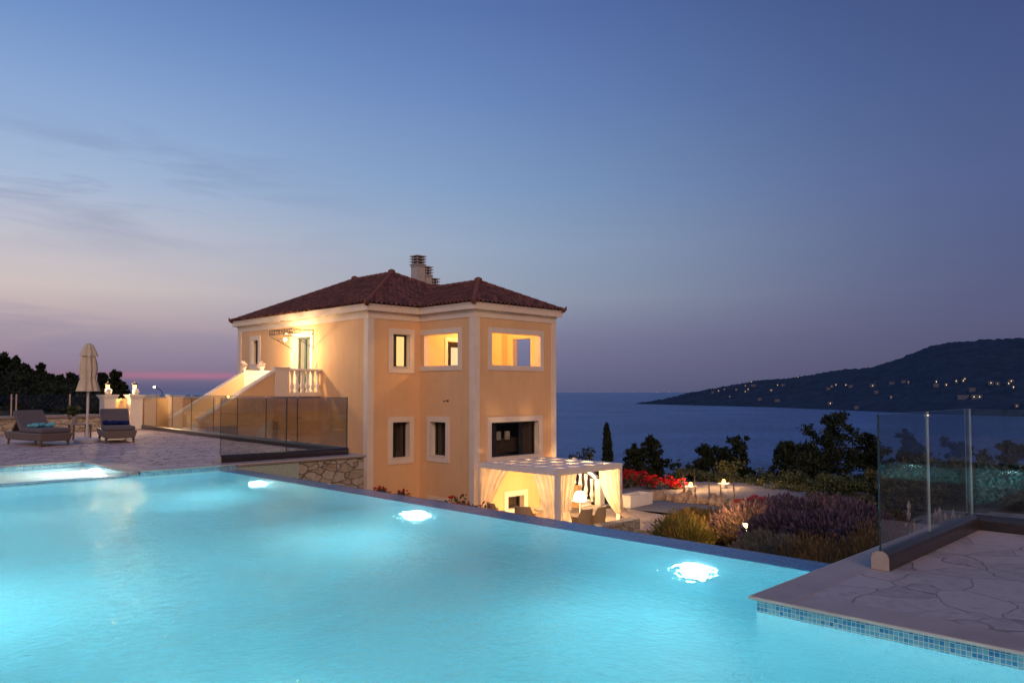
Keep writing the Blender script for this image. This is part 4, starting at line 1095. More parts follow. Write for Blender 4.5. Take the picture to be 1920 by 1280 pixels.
# garden path, gravel
def sheet(name, mat, poly, z, th=.12):
    struct(MB().prism(poly, z - th, z), name, mat)
sheet('garden_path', M['path'], [(20.98, 12.0), (23.95, 15.2), (24.3, 17.9), (21.4, 17.9), (20.98, 15.4)], -3.02, .6)
def drape_sheet(name, mat, poly, dz, step=.5):
    xs_ = [p[0] for p in poly]; ys_ = [p[1] for p in poly]
    def inside(x, y):
        c = False; n = len(poly)
        for i in range(n):
            (xa, ya), (xb, yb) = poly[i], poly[i - 1]
            if (ya > y) != (yb > y) and x < (xb - xa) * (y - ya) / (yb - ya) + xa: c = not c
        return c
    mb = MB(); x = min(xs_)
    while x < max(xs_):
        y = min(ys_)
        while y < max(ys_):
            if inside(x + step / 2, y + step / 2):
                mb.poly([(px_, py_, max(ground(px_, py_), -3.24) + dz) for px_, py_ in ((x, y), (x + step, y), (x + step, y + step), (x, y + step))])
            y += step
        x += step
    struct(mb, name, mat)
drape_sheet('gravel_yard', M['gravel'], [(24.3, 16.2), (24.3, 19.6), (28, 19.5), (28, 22), (33.5, 21.5), (36, 17.5), (33, 14.5), (28, 13), (24.5, 13)], .22, .4)
drape_sheet('gravel_path', M['gravel'], [(10.2, 2.9), (12.0, 4.4), (17.8, 5.6), (19.5, 2.0), (14, -1.5), (10.2, -2)], .16, .4)

# ------------------------------------------------------------------ plants
def tree(name, X, Y, h, w, label, cat, group, seed, mat='pine', n=2600, leaf=.22, kind='pine', bark='bark'):
    rg = random.Random(seed); z0 = ground(X, Y) - .1; h += .1
    t = thing(name, (X, Y, z0), label, cat, group)
    tr = MB(); cr = MB(); top = Vector((X + rg.uniform(-.08, .08) * h, Y + rg.uniform(-.08, .08) * h, z0 + h * .93))
    base = Vector((X, Y, z0)); mid = base.lerp(top, .5) + Vector((rg.uniform(-.1, .1), rg.uniform(-.1, .1), 0))
    r0 = .035 * h + .03
    tr.tube([base, mid, top], [r0, r0 * .6, r0 * .15], 8)
    def at(f): return base.lerp(mid, f * 2) if f < .5 else mid.lerp(top, (f - .5) * 2)
    if kind == 'cypress':
        cl = []
        for i in range(26):
            f = .04 + .94 * i / 25; rr = w * .5 * (1 - f) ** .55 * (.75 + .25 * min(1, f * 6)) + .05
            cl.append((at(f), rr))
        for c, r in cl: leaves(cr, c, r, n // 26, leaf, rg, 1.5, 0, 1.8, .5, 1.2)
    elif kind == 'round':
        for i in range(14):
            a = rg.uniform(0, 6.28); f = rg.uniform(.25, .95); rr = w * .5 * math.sqrt(max(.05, 1 - ((f - .5) / .55) ** 2)) * rg.uniform(.3, .85)
            c = Vector((X + rr * math.cos(a), Y + rr * math.sin(a), z0 + h * f)); tr.tube([at(f * .5), c], [r0 * .4, .01], 5)
            leaves(cr, c, w * rg.uniform(.16, .26), n // 14, leaf, rg, .9, 0, 1.2, .3)
    else:
        lobes = [(rg.uniform(0, 6.28), rg.uniform(.35, .9), rg.uniform(.5, 1.15)) for _ in range(5)]
        N = 34
        for i in range(N):
            f = .10 + .90 * i / (N - 1); a = i * 2.4 + rg.uniform(-.5, .5)
            env = (1.03 - f) ** .62 * (.95 + .25 * math.sin(f * 9 + seed)) + .09
            ln_ = w * .5 * env * rg.uniform(.5, 1.2)
            p0 = at(min(1, f * .97)); p1 = p0 + Vector((math.cos(a) * ln_, math.sin(a) * ln_, rg.uniform(-.05, .35) * ln_ + (.05 * h if f > .85 else 0)))
            tr.tube([p0, p0.lerp(p1, .6), p1], [r0 * .35 * (1.1 - f), r0 * .2 * (1.1 - f) + .006, .006], 5)
            for fr_, sh in ((1., .34), (.72, .30), (.42, .24), (.15, .12)):
                c_ = p0.lerp(p1, fr_) + Vector((rg.gauss(0, .04), rg.gauss(0, .04), rg.gauss(0, .04))) * w
                leaves(cr, c_, w * rg.uniform(.06, .135) * (1.2 - .45 * f), int(n / N * sh), leaf, rg, .75, 0, 1.7, .05, .8)
    tr.build('trunk', M[bark], t); cr.build('crown', M[mat], t)
    return t

tree('cypress_tree', 36.55, 28.51, 4.9, .95, 'slim dark cypress standing alone against the sea', 'tree', None, 11, n=2600, leaf=.16, kind='cypress')
RT_ = [(37.69, 27.37, 3.15, 2.1, 'broad dark pine just right of the cypress'), (39.4, 27.07, 3.88, 2.2, 'taller dark pine, second right of the cypress'), (42.18, 25.7, 3.5, 2.5, 'dark pine behind the left garden lamp'),
 (44.91, 25.8, 3.9, 2.5, 'dark pine in the middle of the shore group above the garden lamps'), (43.91, 23.97, 3.9, 2.7, 'dark pine behind the right garden lamp'), (42.4, 19.83, 2.9, 2.9, 'low wide pine at the left foot of the tallest pine'),
 (45.78, 19.28, 4.75, 4.1, 'tallest dark pine on the shore left of the glass fence'), (47.6, 17.45, 3.75, 2.6, 'dark pine between the tallest pine and the free glass edge'), (51.08, 16.8, 4.76, 2.1, 'first dark pine seen through the short glass fence'),
 (53.93, 16.78, 4.44, 2.2, 'second dark pine seen through the short glass fence'), (51.1, 13.95, 4.04, 2.6, 'dark pine right of the fence joint through the glass'), (56.68, 14.03, 4.11, 1.9, 'thin far pine seen near the glass corner'), (53.5, 11.55, 4.11, 2.6, 'dark pine behind the pool reflection in the glass'), (39.17, 17.4, 2.3, 1.9, 'bushy young pine in front of the tallest pine')]
for i, (x, y, h, w, lab) in enumerate(RT_): tree('pine_tree', x, y, h * 1.03, w * 1.3, lab, 'tree', 'dark pines between the garden and the sea', 20 + i, n=5200 if w > 2.5 else 3400, leaf=.19)
RB_ = [(26.2, 21.9, 2.3, 1.9, 'added dark bush backing the gaps of the white outdoor stairs', 'pine'), (37.0, 23.81, 1.4, 1.6, 'rounded dark bush left of the garden lamps', 'bushgreen'), (36.23, 20.33, 1.55, 1.9, 'lamplit olive bush behind the right garden lamp', 'litgreen'), (39.52, 19.88, 1.2, 1.8, 'rounded bush right of the lamplit olive bush', 'bushgreen'), (38.93, 23.29, 1.2, 1.4, 'small bush between the garden lamps', 'bushgreen'),  # first bush is added as dark backing for the baluster gaps
 (38.94, 20.46, .95, 1.5, 'low bush behind the gravel right of the lamps', 'bushgreen'), (36.68, 17.06, .8, 1.7, 'low dark bush left of the lavender under the pines', 'bushgreen'), (35.88, 15.03, .7, 2.1, 'wide low bush behind the lavender', 'bushgreen'), (36.67, 14.24, .6, 1.6, 'small bush behind the lavender near the glass', 'bushgreen'), (32.49, 14.18, .8, 1.0, 'grey green shrub rising just behind the lavender', 'bushgreen')]
for i, (x, y, h, w, lab, mt) in enumerate(RB_): tree('garden_bush', x, y, h, w, lab, 'bush', 'bushes behind the gravel yard', 60 + i, mt, 1300, .13, 'round')
for i, (x, y, w, lab) in enumerate(((34.41, 17.92, 1.2, 'left'), (34.0, 16.7, 1.4, 'middle'), (33.67, 15.7, 1.2, 'right'))):
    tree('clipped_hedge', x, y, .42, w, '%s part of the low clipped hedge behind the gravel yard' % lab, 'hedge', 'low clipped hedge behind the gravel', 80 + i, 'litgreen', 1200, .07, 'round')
STD = [(26.33, 16.8, 1.52, .59, 'leftmost thin standard tree behind the boulders'), (26.38, 16.32, 1.51, .54, 'second thin standard tree, next to the left lamp'), (26.43, 15.72, 1.41, .49, 'middle thin standard tree behind the boulders'), (26.48, 15.24, 1.5, .49, 'fourth thin standard tree, under the right lamp'), (26.58, 14.72, 1.51, .53, 'rightmost thin standard tree next to the red roses')]
for i, (x, y, h, w, lab) in enumerate(STD):
    rg = random.Random(90 + i); z0 = ground(x, y); x += .8; y += .5
    z0 = ground(x, y)
    t = thing('standard_tree', (x, y, z0), lab, 'tree', 'row of thin standard trees')
    m_ = MB(); m_.tube([(x, y, z0), (x + .02, y - .02, z0 + h * .5), (x, y, z0 + h * .86)], [.034, .028, .022], 7)
    for a in range(5): m_.tube([(x, y, z0 + h * .8), (x + .2 * math.cos(a * 1.26), y + .2 * math.sin(a * 1.26), z0 + h)], [.014, .005], 5)
    m_.build('trunk', M['palebark'], t)
    m_ = MB(); leaves(m_, (x, y, z0 + h * .95), w * .5, 230, .09, rg, .6, 0, 1.2, .1); m_.build('crown', M['bushgreen'], t)
LT_ = [(18.16, 94.97, 3.7, 3.9), (19.91, 96.06, 3.6, 3.2), (19.67, 90.64, 3.4, 2.2), (19.92, 87.56, 2.75, 2.3), (20.19, 84.46, 2.9, 1.5), (20.9, 80.93, 1.7, 1.9), (22.59, 84.89, 1.1, 1.9), (21.34, 77.65, 2.0, 1.7), (22.73, 79.09, 1.4, 2.3), (22.59, 73.57, 2.3, 2.1), (22.57, 70.77, 3.5, 2.3), (23.3, 70.04, 3.8, 1.7), (19.56, 79.44, 2.05, 2.2)]
LTL = ['tall dense pine at the left edge on the hillside', 'tallest pine in the cluster on the left hillside', 'pointed pine right of the tallest hillside pine', 'third pointed pine stepping down the hillside', 'thin open sapling pine on the hillside skyline', 'low pine in the dip of the hillside left of the parasol', 'small pine just left of the parasol', 'pine touching the left side of the parasol', 'pine hidden mostly behind the parasol', 'open crowned pine just right of the parasol', 'tall sparse pine behind the left gate pillar', 'small pine between the two gate pillars', 'broad low pine in front on the hillside']
for i, (x, y, h, w) in enumerate(LT_): tree('pine_tree', x, y, h, w * 1.05, LTL[i], 'tree', 'dark pines on the left hillside', 120 + i, n=3000, leaf=.28)
LB_ = [(13.35, 64.43, 1.5, 3.2), (13.9, 59.64, 1.4, 3.2), (15.61, 60.75, 1.6, 3.2), (15.56, 55.15, 1.4, 3.0), (17.07, 56.47, 1.4, 2.4), (17.6, 68.5, 1.5, 3.4), (19.8, 72.0, 1.1, 3.4), (16.5, 75.5, 2.2, 4.0)]
LBL = ['dark bush at the left end behind the glass', 'dark bush behind the head of the left lounger', 'dark bush on the slope above the left lounger', 'dark bush behind the side table', 'dark bush beside the left gate pillar', 'dense dark thicket halfway up the hillside', 'dense dark thicket below the parasol trees', 'dense dark thicket below the tallest hillside pines']
for i, (x, y, h, w) in enumerate(LB_): tree('hillside_bush', x, y, h, w, LBL[i], 'bush', 'bushes on the left hillside', 150 + i, 'pine', 1700, .24, 'round')

def flower_bush(name, X, Y, h, w, label, cat, group, seed, n=420, nf=260, mat='bushgreen', fmat='red', leaf=.10, fl=.09, z=None):
    rg = random.Random(seed); z0 = ground(X, Y) if z is None else z
    t = thing(name, (X, Y, z0), label, cat, group); a = MB(); b_ = MB(); s_ = MB()
    for i in range(9):
        an = rg.uniform(0, 6.28); rr = w * .5 * rg.uniform(.1, .8); c = Vector((X + rr * math.cos(an), Y + rr * math.sin(an), z0 + h * rg.uniform(.35, .75)))
        s_.tube([(X, Y, z0 - .05), c], [.02, .008], 5); r = max(.12, w * .22)
        leaves(a, c, r, n // 9, leaf, rg, .8)
        for q in range(nf // 27):
            d = Vector((rg.gauss(0, 1), rg.gauss(0, 1), abs(rg.gauss(.5, .8)))).normalized() * r
            leaves(b_, c + d, fl * .8, 5, fl, rg, .7)
    s_.build('stem', M['palebark'], t); a.build('foliage', M[mat], t); b_.build('flowers', M[fmat], t)
    return t
RED = [(29.0, 22.0, 1.0, 1.7, 'red flowering bush next to the pergola curtain'), (29.9, 21.7, .95, 1.5, 'second red flowering bush from the pergola'), (30.2, 20.7, .8, 1.4, 'third red flowering bush from the pergola, above the boulders'), (30.6, 20.1, .62, 1.2, 'last red flowering bush left of the standard trees'), (29.5, 23.0, 1.2, 1.6, 'tall red flowering bush behind the planter'),
 (26.71, 14.3, .75, .8, 'red rose bush right of the standard trees'), (26.5, 13.6, .9, .9, 'red rose bush between standard trees and lavender'), (21.6, 11.6, .9, .55, 'small red rose above the glowing bollard'),
 (24.55, 9.39, 1.2, .95, 'red flowering bush behind the lavender, right side'), (22.76, 8.35, .95, .8, 'red flowering bush nearest the free glass edge'), (25.21, 10.14, 1.2, .8, 'red flowering bush behind the middle of the lavender')]
for i, (x, y, h, w, lab) in enumerate(RED): flower_bush('red_flower_bush', x, y, h, w, lab, 'flower bush', 'red flowering bushes in the garden', 200 + i, 520, 460 if i < 7 else 300)
GER = [(8.8, 12.42, .30, .3, 'small red geranium behind the pool lip at the house corner'), (8.9, 11.9, .30, .25, 'red geranium sprig below the lower window'), (7.99, 9.26, .62, .42, 'largest red geranium behind the pool lip'), (7.83, 8.86, .56, .26, 'red geranium beside the largest geranium'), (7.77, 8.45, .56, .24, 'red geranium at the corner of the pergola')]
for i, (x, y, h, w, lab) in enumerate(GER): flower_bush('geranium', x, y, h, w, lab, 'flower', 'geraniums behind the pool lip', 230 + i, 160, 60, leaf=.07, fl=.05)

def tuft(name, X, Y, h, w, label, cat, group, seed, n=1500, mat='stalk', tip='lavender', tipn=.62, blade=.012, tiplen=.09, lean=.5, dome=.75):
    """mound of stalks fanning out of the base, with flower spikes on the tips"""
    rg = random.Random(seed); z0 = ground(X, Y) - .05; h += .05
    t = thing(name, (X, Y, z0), label, cat, group); a = MB(); b_ = MB()
    for i in range(n):
        an = rg.uniform(0, 6.28); q = math.sqrt(rg.random()); br = q * w * .28
        base = Vector((X + br * math.cos(an), Y + br * math.sin(an), z0))
        tr_ = q * w * .55 * rg.uniform(.85, 1.12); hh = h * math.sqrt(max(.05, 1 - dome * q * q)) * rg.uniform(.72, 1.06)
        tip_ = Vector((X + tr_ * math.cos(an + rg.uniform(-.15, .15)), Y + tr_ * math.sin(an), z0 + hh))
        m_ = base.lerp(tip_, .55) + Vector((0, 0, h * .10))
        sd = Vector((rg.gauss(0, 1), rg.gauss(0, 1), 0)).normalized() * blade * rg.uniform(.7, 1.4)
        a.poly([base - sd, base + sd, m_ + sd * .8, m_ - sd * .8]); a.poly([m_ - sd * .8, m_ + sd * .8, tip_])
        if rg.random() < .8:
            lf = base.lerp(tip_, rg.uniform(.25, .7)); dv = Vector((rg.gauss(0, 1), rg.gauss(0, 1), .6)).normalized() * .09
            a.poly([lf, lf + dv * .5 + sd * 1.4, lf + dv, lf + dv * .5 - sd * 1.4])
        if rg.random() < tipn:
            d = (tip_ - m_).normalized() * tiplen * rg.uniform(.7, 1.4); s2_ = sd.normalized() * tiplen * .2
            s3 = d.cross(s2_).normalized() * tiplen * .2
            b_.poly([tip_ - d * .15, tip_ + d * .4 + s2_, tip_ + d, tip_ + d * .4 - s2_]); b_.poly([tip_ - d * .15, tip_ + d * .4 + s3, tip_ + d, tip_ + d * .4 - s3])
    a.build('stalks', M[mat], t)
    if tipn > 0: b_.build('flowers', M[tip], t)
    return t
LAV = [(16.19, 8.56, 1.08, 1.7, 'left lavender mound beside the glowing bollard'), (17.67, 8.49, 1.22, 1.8, 'rear lavender mound in the middle of the bed'), (17.8, 7.55, 1.22, 2.1, 'wide rear lavender mound, right of the middle'), (16.28, 6.35, 1.0, 1.6, 'lavender mound nearest the free glass edge'), (13.85, 6.66, .85, 1.4, 'front lavender mound left of centre'), (13.45, 5.64, .85, 1.4, 'front lavender mound right of centre'), (12.33, 4.64, .75, .95, 'small front lavender clump near the deck')]
for i, (x, y, h, w, lab) in enumerate(LAV): tuft('lavender_bush', x, y, h, w, lab, 'lavender', 'lavender mounds in the garden bed', 260 + i, 2600 if w > 1.2 else 1500)
YEL = [(17.45, 10.84, .95, 1.5, 'left grass mound with bollard light painted into its gold'), (17.02, 9.85, .92, 1.7, 'right grass mound next to the bollard, painted lamplight gold'), (15.2, 9.7, .95, 1.5, 'low green mound in front of the lamp-gold grass'), (16.3, 9.05, .72, .8, 'small tuft touching the bollard, painted lamplight gold')]
for i, (x, y, h, w, lab) in enumerate(YEL): tuft('lamp_gold_mound', x, y, h, w, lab, 'ornamental grass', 'lamp-gold mounds beside the garden path', 280 + i, 2400, 'lampstalk' if i != 2 else 'litgreen', 'lampstalk', .9 if i != 2 else .2, .012, .07)
SIL = [(11.68, 6.0, .62, .9, 'left silver grey shrub just beyond the pool edge'), (10.99, 5.27, .62, .85, 'right silver grey shrub just beyond the pool edge'), (10.7, 5.75, .5, .7, 'low silver grey shrub nearest the pool edge')]
for i, (x, y, h, w, lab) in enumerate(SIL): tuft('silver_shrub', x, y, h, w, lab, 'shrub', 'silver shrubs beyond the pool edge', 290 + i, 1500, 'silver', 'silver', .8, .008, .05, .5, .85)
DRY = [(10.23, 4.62, .7, .7, 'dry grass clump between silver shrub and lavender'), (9.91, 4.23, .75, .75, 'dry grass clump in the middle by the deck corner'), (9.9, 3.7, .8, .7, 'dry grass clump under the pale flower spikes'), (8.9, 3.83, .70, .6, 'dry grass clump closest to the pool corner'), (10.2, 3.3, .85, .55, 'dry grass clump beside the free glass edge'), (11.2, 4.0, .85, .9, 'dry grass clump behind the others')]
for i, (x, y, h, w, lab) in enumerate(DRY): tuft('dry_grass', x, y, h, w, lab, 'grass', 'dry grass clumps beside the deck', 300 + i, 700, 'straw', 'straw', .35, .007, .06, .6, .6)
for i, (x, y, h) in enumerate(((11.0, 3.55, 1.0), (11.1, 3.25, .92), (10.9, 3.05, .92), (10.8, 2.92, .9))):
    tuft('pale_flower', x, y, h, .16, '%s pale flower spike from the left beside the glass fence' % ORD[i], 'flower', 'pale flower spikes by the deck', 310 + i, 14, 'stalk', 'palepetal', 1., .006, .13)
HED = [(19.82, 7.15, 1.60, .9, 'leafy lit bush at the free glass edge'), (20.68, 6.9, 1.45, 1.4, 'first hedge bush seen through the short glass fence'), (21.06, 6.4, 1.2, 1.4, 'second hedge bush seen through the short glass fence'), (21.48, 5.9, 1.0, 1.4, 'third hedge bush, behind the fence joint'), (21.35, 5.2, 1.0, 1.4, 'fourth hedge bush, left of the glass corner'), (20.5, 4.5, .85, 1.4, 'hedge bush just right of the glass corner'), (20.2, 3.7, .85, 1.5, 'hedge bush behind the pool reflection'), (19.6, 2.9, .9, 1.5, 'hedge bush at the right edge behind the glass')]
for i, (x, y, h, w, lab) in enumerate(HED): tree('hedge_bush', x, y, h, w, lab, 'hedge', 'hedge beyond the right deck', 330 + i, 'hedge', 2000, .10, 'round')

# boulders
RK = [(26.632, 19.007), (26.898, 18.74), (27.15, 18.489), (27.369, 18.269), (27.257, 17.962), (27.008, 17.393), (27.299, 17.303), (27.144, 16.86), (27.234, 16.574), (27.292, 16.32), (27.23, 15.999), (27.199, 15.654), (27.496, 15.545), (27.523, 15.33), (27.46, 15.022), (27.398, 14.72), (27.3, 14.4), (28.955, 18.218), (29.02, 17.047), (29.152, 16.699), (28.911, 16.1)]
RS = [.17, .23, .25, .17, .24, .23, .28, .21, .18, .23, .22, .22, .17, .20, .20, .2, .18, .16, .17, .15, .14]
for i, ((x, y), r) in enumerate(zip(RK, RS)):
    rg = random.Random(400 + i); bmx = bmesh.new(); bmesh.ops.create_icosphere(bmx, subdivisions=3, radius=1)
    z0 = ground(x, y) + .2; sx, sy, sz = rg.uniform(.9, 1.25), rg.uniform(.8, 1.1), rg.uniform(.75, 1.25)
    for v in bmx.verts:
        n = noise.noise(v.co * 1.3 + Vector((i * 3.1, 0, 0))) * .42 + noise.noise(v.co * 3.4 + Vector((0, i * 2.7, 0))) * .16
        v.co = Vector((v.co.x * sx, v.co.y * sy, v.co.z * sz)) * (r * (1 + n))
    me = bpy.data.meshes.new('boulder'); bmx.to_mesh(me); bmx.free(); me.materials.append(M['rock'])
    o = bpy.data.objects.new('boulder', me); COL.objects.link(o); o.location = (x, y, z0 + r * .45); o.rotation_euler = (0, 0, rg.uniform(0, 6))
    tag(o, ('%s pale rust stained boulder in the front row, counted from the planter' % ORD[i]) if i < 17 else ('%s pale boulder of the rear row behind the thin trees' % ORD[i - 17]), 'boulder', 'boulders edging the gravel')

# garden lamps
def garden_lamp(x, y, zl, zb_, label, power):
    t = thing('garden_lamp', (x, y, zb_), label, 'garden lamp', 'lit pillar lamps on the gravel')
    MB().box(x - .10, y - .10, zb_ - .3, x + .10, y + .10, zl - .12).build('pillar', M['white'], t)
    MB().box(x - .20, y - .20, zl - .118, x + .20, y + .20, zl - .085).build('cap', M['white'], t)
    MB().lathe((x, y, zl - .083), [(.07, 0), (.08, .10), (.05, .17)], 10).build('lantern', M['bulb'], t)
    light('garden_lamp_light', (x, y, zl + .18), power, (1, .52, .19), .06, t)
garden_lamp(30.455, 19.043, -2.70, -3.2, 'left glowing pillar lamp on the gravel yard', 150)
garden_lamp(32.41, 18.50, -2.68, -3.2, 'right glowing pillar lamp in front of the lamplit bush', 170)
bo = thing('bollard_light', (15.0, 8.06, -1.92), 'glowing bollard between lamp-gold grass and lavender', 'bollard light')
MB().lathe((15.0, 8.06, -1.96), [(.05, 0), (.05, .52)], 12).build('post', M['iron'], bo)
MB().lathe((15.0, 8.06, -1.96), [(.05, .53), (.05, .74)], 12).build('bulb', M['bollardglow'], bo); MB().lathe((15.0, 8.06, -1.96), [(.07, .742), (.06, .78)], 12).build('cap', M['iron'], bo)
light('bollard_glow', (15.1, 8.6, -1.0), 120, (1, .48, .14), .06, bo)
sp = thing('spot_light', (20.2, 8.0, -2.0), 'small spot lamp glinting among the red flowers behind the lavender', 'spot lamp')
z_ = ground(20.2, 8.0); MB().tube([(20.2, 8.0, z_), (20.2, 8.0, -1.45)], .015, 6).build('stake', M['iron'], sp)
MB().lathe((20.2, 8.0, -1.45), [(.03, 0), (.06, .05), (.06, .09)], 10).build('bulb', M['bulb'], sp)
# far street lamp
sl_ = thing('street_lamp', (27.05, 71.95, -4), 'thin curved street lamp with a pale light beyond the garden wall', 'street lamp')
MB().tube([(27.05, 71.95, -5), (27.05, 71.95, 1.35), (26.95, 72.05, 1.52), (26.6, 72.4, 1.78)], .035, 6).build('pole', M['frame'], sl_)
MB().sphere((26.54, 72.46, 1.80), .10, 10).build('lamp_head', M['coldbulb'], sl_)

# ------------------------------------------------------------------ terrace furniture
def rounded(mb, x0, y0, z0, x1, y1, z1, mi=0): return mb.box(x0, y0, z0, x1, y1, z1, mi)
def lounger(loc, rz, label, back=math.radians(47)):
    """foot end at -y, head at +y, local coordinates"""
    t = thing('sun_lounger', (0, 0, 0), label, 'sun lounger', 'wicker sun loungers on the terrace')
    fr = MB(); w0, w1 = .37, .42
    c = [(-w0, -1.02, .13), (w0, -1.02, .13), (w0, 1.0, .13), (-w0, 1.0, .13), (-w1, -1.06, .34), (w1, -1.06, .34), (w1, 1.06, .34), (-w1, 1.06, .34)]
    fr.hexa(c); fr.build('frame', M['wicker'], t, local=True, bevel=.03)
    for sx in (-1, 1):
        for y in (-.93, .9): MB().tube([(sx * .33, y, .15), (sx * .345, y * 1.01, 0)], [.035, .026], 8).build('leg', M['leg'], t, local=True)
    s_ = MB(); s_.box(-.37, -1.03, .342, .37, .25, .46); s_.build('seat_cushion', M['cushion'], t, local=True, bevel=.035)
    b_ = MB(); d = Vector((0, math.cos(back), math.sin(back))); n = Vector((0, -math.sin(back), math.cos(back))); o = Vector((0, .22, .36)); X = Vector((.37, 0, 0)); L = .66
    b_.hexa([o - X, o + X, o + X + d * L, o - X + d * L, o - X + n * .12, o + X + n * .12, o + X + d * L + n * .12, o - X + d * L + n * .12])
    b_.build('backrest', M['cushion'], t, local=True, bevel=.035)
    m_ = MB(); m_.bar(o + d * .5 - n * .02, (0, .95, .34), .5, .03); m_.build('back_support', M['leg'], t, local=True)
    t.location = loc; t.rotation_euler = (0, 0, rz); return t
lounger((5.66, 23.62, .107), math.radians(10), 'left wicker lounger with turquoise towels on its seat')
lounger((7.62, 23.62, .107), math.radians(-12), 'right wicker lounger with a dark navy towel, head towards the gate')
def towel(base, n, mat, label, seed, spread, ang):
    rg = random.Random(seed); m_ = MB(); bx, by, bz = base; ux, uy = math.cos(ang), math.sin(ang)
    for i in range(n):
        s = (i / (n - 1) - .5) * spread; r = rg.uniform(.055, .085); off = rg.uniform(-.05, .05)
        c = (bx + ux * s - uy * off, by + uy * s + ux * off, bz + r * .8)
        P = []
        for a in range(9):
            th = PI * a / 8; row = []
            for b2 in range(15):
                ph = 2 * PI * b2 / 14; k2 = r * (1 + .30 * math.sin(3 * ph + i * 1.7 + a * .6) * math.sin(th))
                row.append((c[0] + k2 * 1.15 * math.sin(th) * math.cos(ph), c[1] + k2 * 1.15 * math.sin(th) * math.sin(ph), c[2] + k2 * .8 * math.cos(th)))
            P.append(row)
        m_.grid(P)
    o = m_.build('towel', M[mat], smooth=True); recentre(o, base); return tag(o, label, 'towel')
towel((5.70, 23.50, .565), 6, 'turq', 'crumpled turquoise towels on the left lounger', 1, .52, math.radians(10))
towel((7.62, 23.65, .565), 6, 'navy', 'crumpled navy towel on the right lounger', 2, .52, math.radians(-12))

pr = thing('parasol', (6.86, 23.6, .105), 'closed cream parasol on a pale foot between the loungers', 'parasol')
px_, py_ = 6.86, 23.6
b_ = MB(); b_.lathe((px_, py_, .107), [(.33, 0), (.33, .07), (.27, .11), (.07, .13), (.05, .16)], 28); b_.build('base', M['base'], pr)
MB().lathe((px_, py_, .107), [(.045, .16), (.045, .42), (.033, .43), (.033, 2.6)], 14).build('pole', M['pole'], pr)
MB().sphere((px_ + .05, py_ - .03, .56), .022, 8).build('knob', M['frame'], pr)
def canopy(prof, folds, amp, n=72):
    P = []
    for r, z in prof:
        row = []
        for k_ in range(n + 1):
            a = 2 * PI * k_ / n; rr = r * (1 + amp * math.cos(folds * a + .6 * math.sin(a * 2 + z * 2)) + .06 * math.sin(2 * a + 1))
            row.append((px_ + rr * math.cos(a), py_ + rr * math.sin(a), .107 + z))
        P.append(row)
    return P
m_ = MB(); m_.grid(canopy([(.262, 1.42), (.242, 1.5), (.20, 1.68), (.165, 1.80), (.188, 1.9), (.205, 2.05), (.19, 2.2), (.16, 2.34), (.14, 2.45), (.11, 2.56)], 8, .17))
cpy = m_.build('canopy', M['parasol'], pr, smooth=True)
m_ = MB(); m_.grid(canopy([(.225, 2.40), (.205, 2.46), (.15, 2.60), (.11, 2.70), (.05, 2.755), (.01, 2.76)], 8, .10)); m_.build('vent_cap', M['parasol'], cpy, smooth=True)
m_ = MB(); m_.tube([(px_ + .17 * math.cos(a), py_ + .17 * math.sin(a),   .107 + 1.80) for a in [k_ * .35 for k_ in range(19)]], .012, 5); m_.build('strap', M['parasol'], cpy)

tt = thing('side_table', (7.1, 25.1, .105), 'small table holding a potted plant behind the parasol pole', 'table')
m_ = MB(); m_.box(6.82, 24.82, .535, 7.36, 25.36, .575); m_.build('tabletop', M['walltop'], tt, bevel=.008)
for sx in (-1, 1):
    for sy in (-1, 1): MB().tube([(7.09 + sx * .22, 25.09 + sy * .22, .54), (7.09 + sx * .23, 25.09 + sy * .23, .107)], .028, 8).build('leg', M['leg'], tt)
pp = thing('potted_plant', (6.98, 25.2, .576), 'leafy green plant in a grey vase on the side table', 'potted plant')
MB().lathe((6.98, 25.2, .578), [(.06, 0), (.075, .10), (.05, .2), (.055, .22)], 12).build('vase', M['walltop'], pp)
m_ = MB(); rg = random.Random(8)
for i in range(7): leaves(m_, (6.98 + rg.uniform(-.13, .13), 25.2 + rg.uniform(-.13, .13), .578 + rg.uniform(.27, .48)), .10, 34, .10, rg)
m_.build('foliage', M['bushgreen'], pp)

# ------------------------------------------------------------------ sky, warm fill sun, camera
world = bpy.data.worlds.new('World'); scene.world = world; world.use_nodes = True
nt = NT(world.node_tree); nt.n.clear(); wo_ = nt.n.new('ShaderNodeOutputWorld')
co = nt.new('ShaderNodeTexCoord').outputs['Generated']; sp_ = nt.new('ShaderNodeSeparateXYZ', {0: co}); x, y, z = sp_.outputs
hl = nt.math('SQRT', nt.math('ADD', nt.math('MULTIPLY', x, x), nt.math('MULTIPLY', y, y)))
el = nt.math('DIVIDE', z, nt.math('MAXIMUM', hl, .01))
e = nt.math('DIVIDE', el, .64, clamp=True)
az = nt.math('DIVIDE', nt.math('MULTIPLY', nt.math('SUBTRACT', x, y), R2), nt.math('MAXIMUM', hl, .01))   # -1 towards the sunset side, +1 away from it
def S(py): return ((730 - py) / 1445.) / .64
LEFT = [(732, (92, 88, 122)), (722, (102, 95, 125)), (700, (138, 119, 139)), (670, (157, 136, 150)), (620, (184, 164, 168)), (560, (203, 189, 187)), (470, (189, 189, 201)), (380, (162, 182, 210)), (250, (138, 166, 208)), (120, (114, 146, 196)), (0, (96, 128, 184))]
MIDC = [(732, (92, 96, 126)), (700, (106, 106, 136)), (640, (122, 122, 150)), (560, (145, 155, 174)), (460, (141, 161, 187)), (340, (122, 150, 189)), (180, (102, 131, 182)), (0, (85, 112, 168))]
RIGHT_ = [(732, (78, 78, 106)), (680, (82, 82, 112)), (620, (86, 88, 120)), (520, (84, 92, 130)), (380, (80, 94, 138)), (200, (70, 87, 134)), (0, (60, 76, 122))]
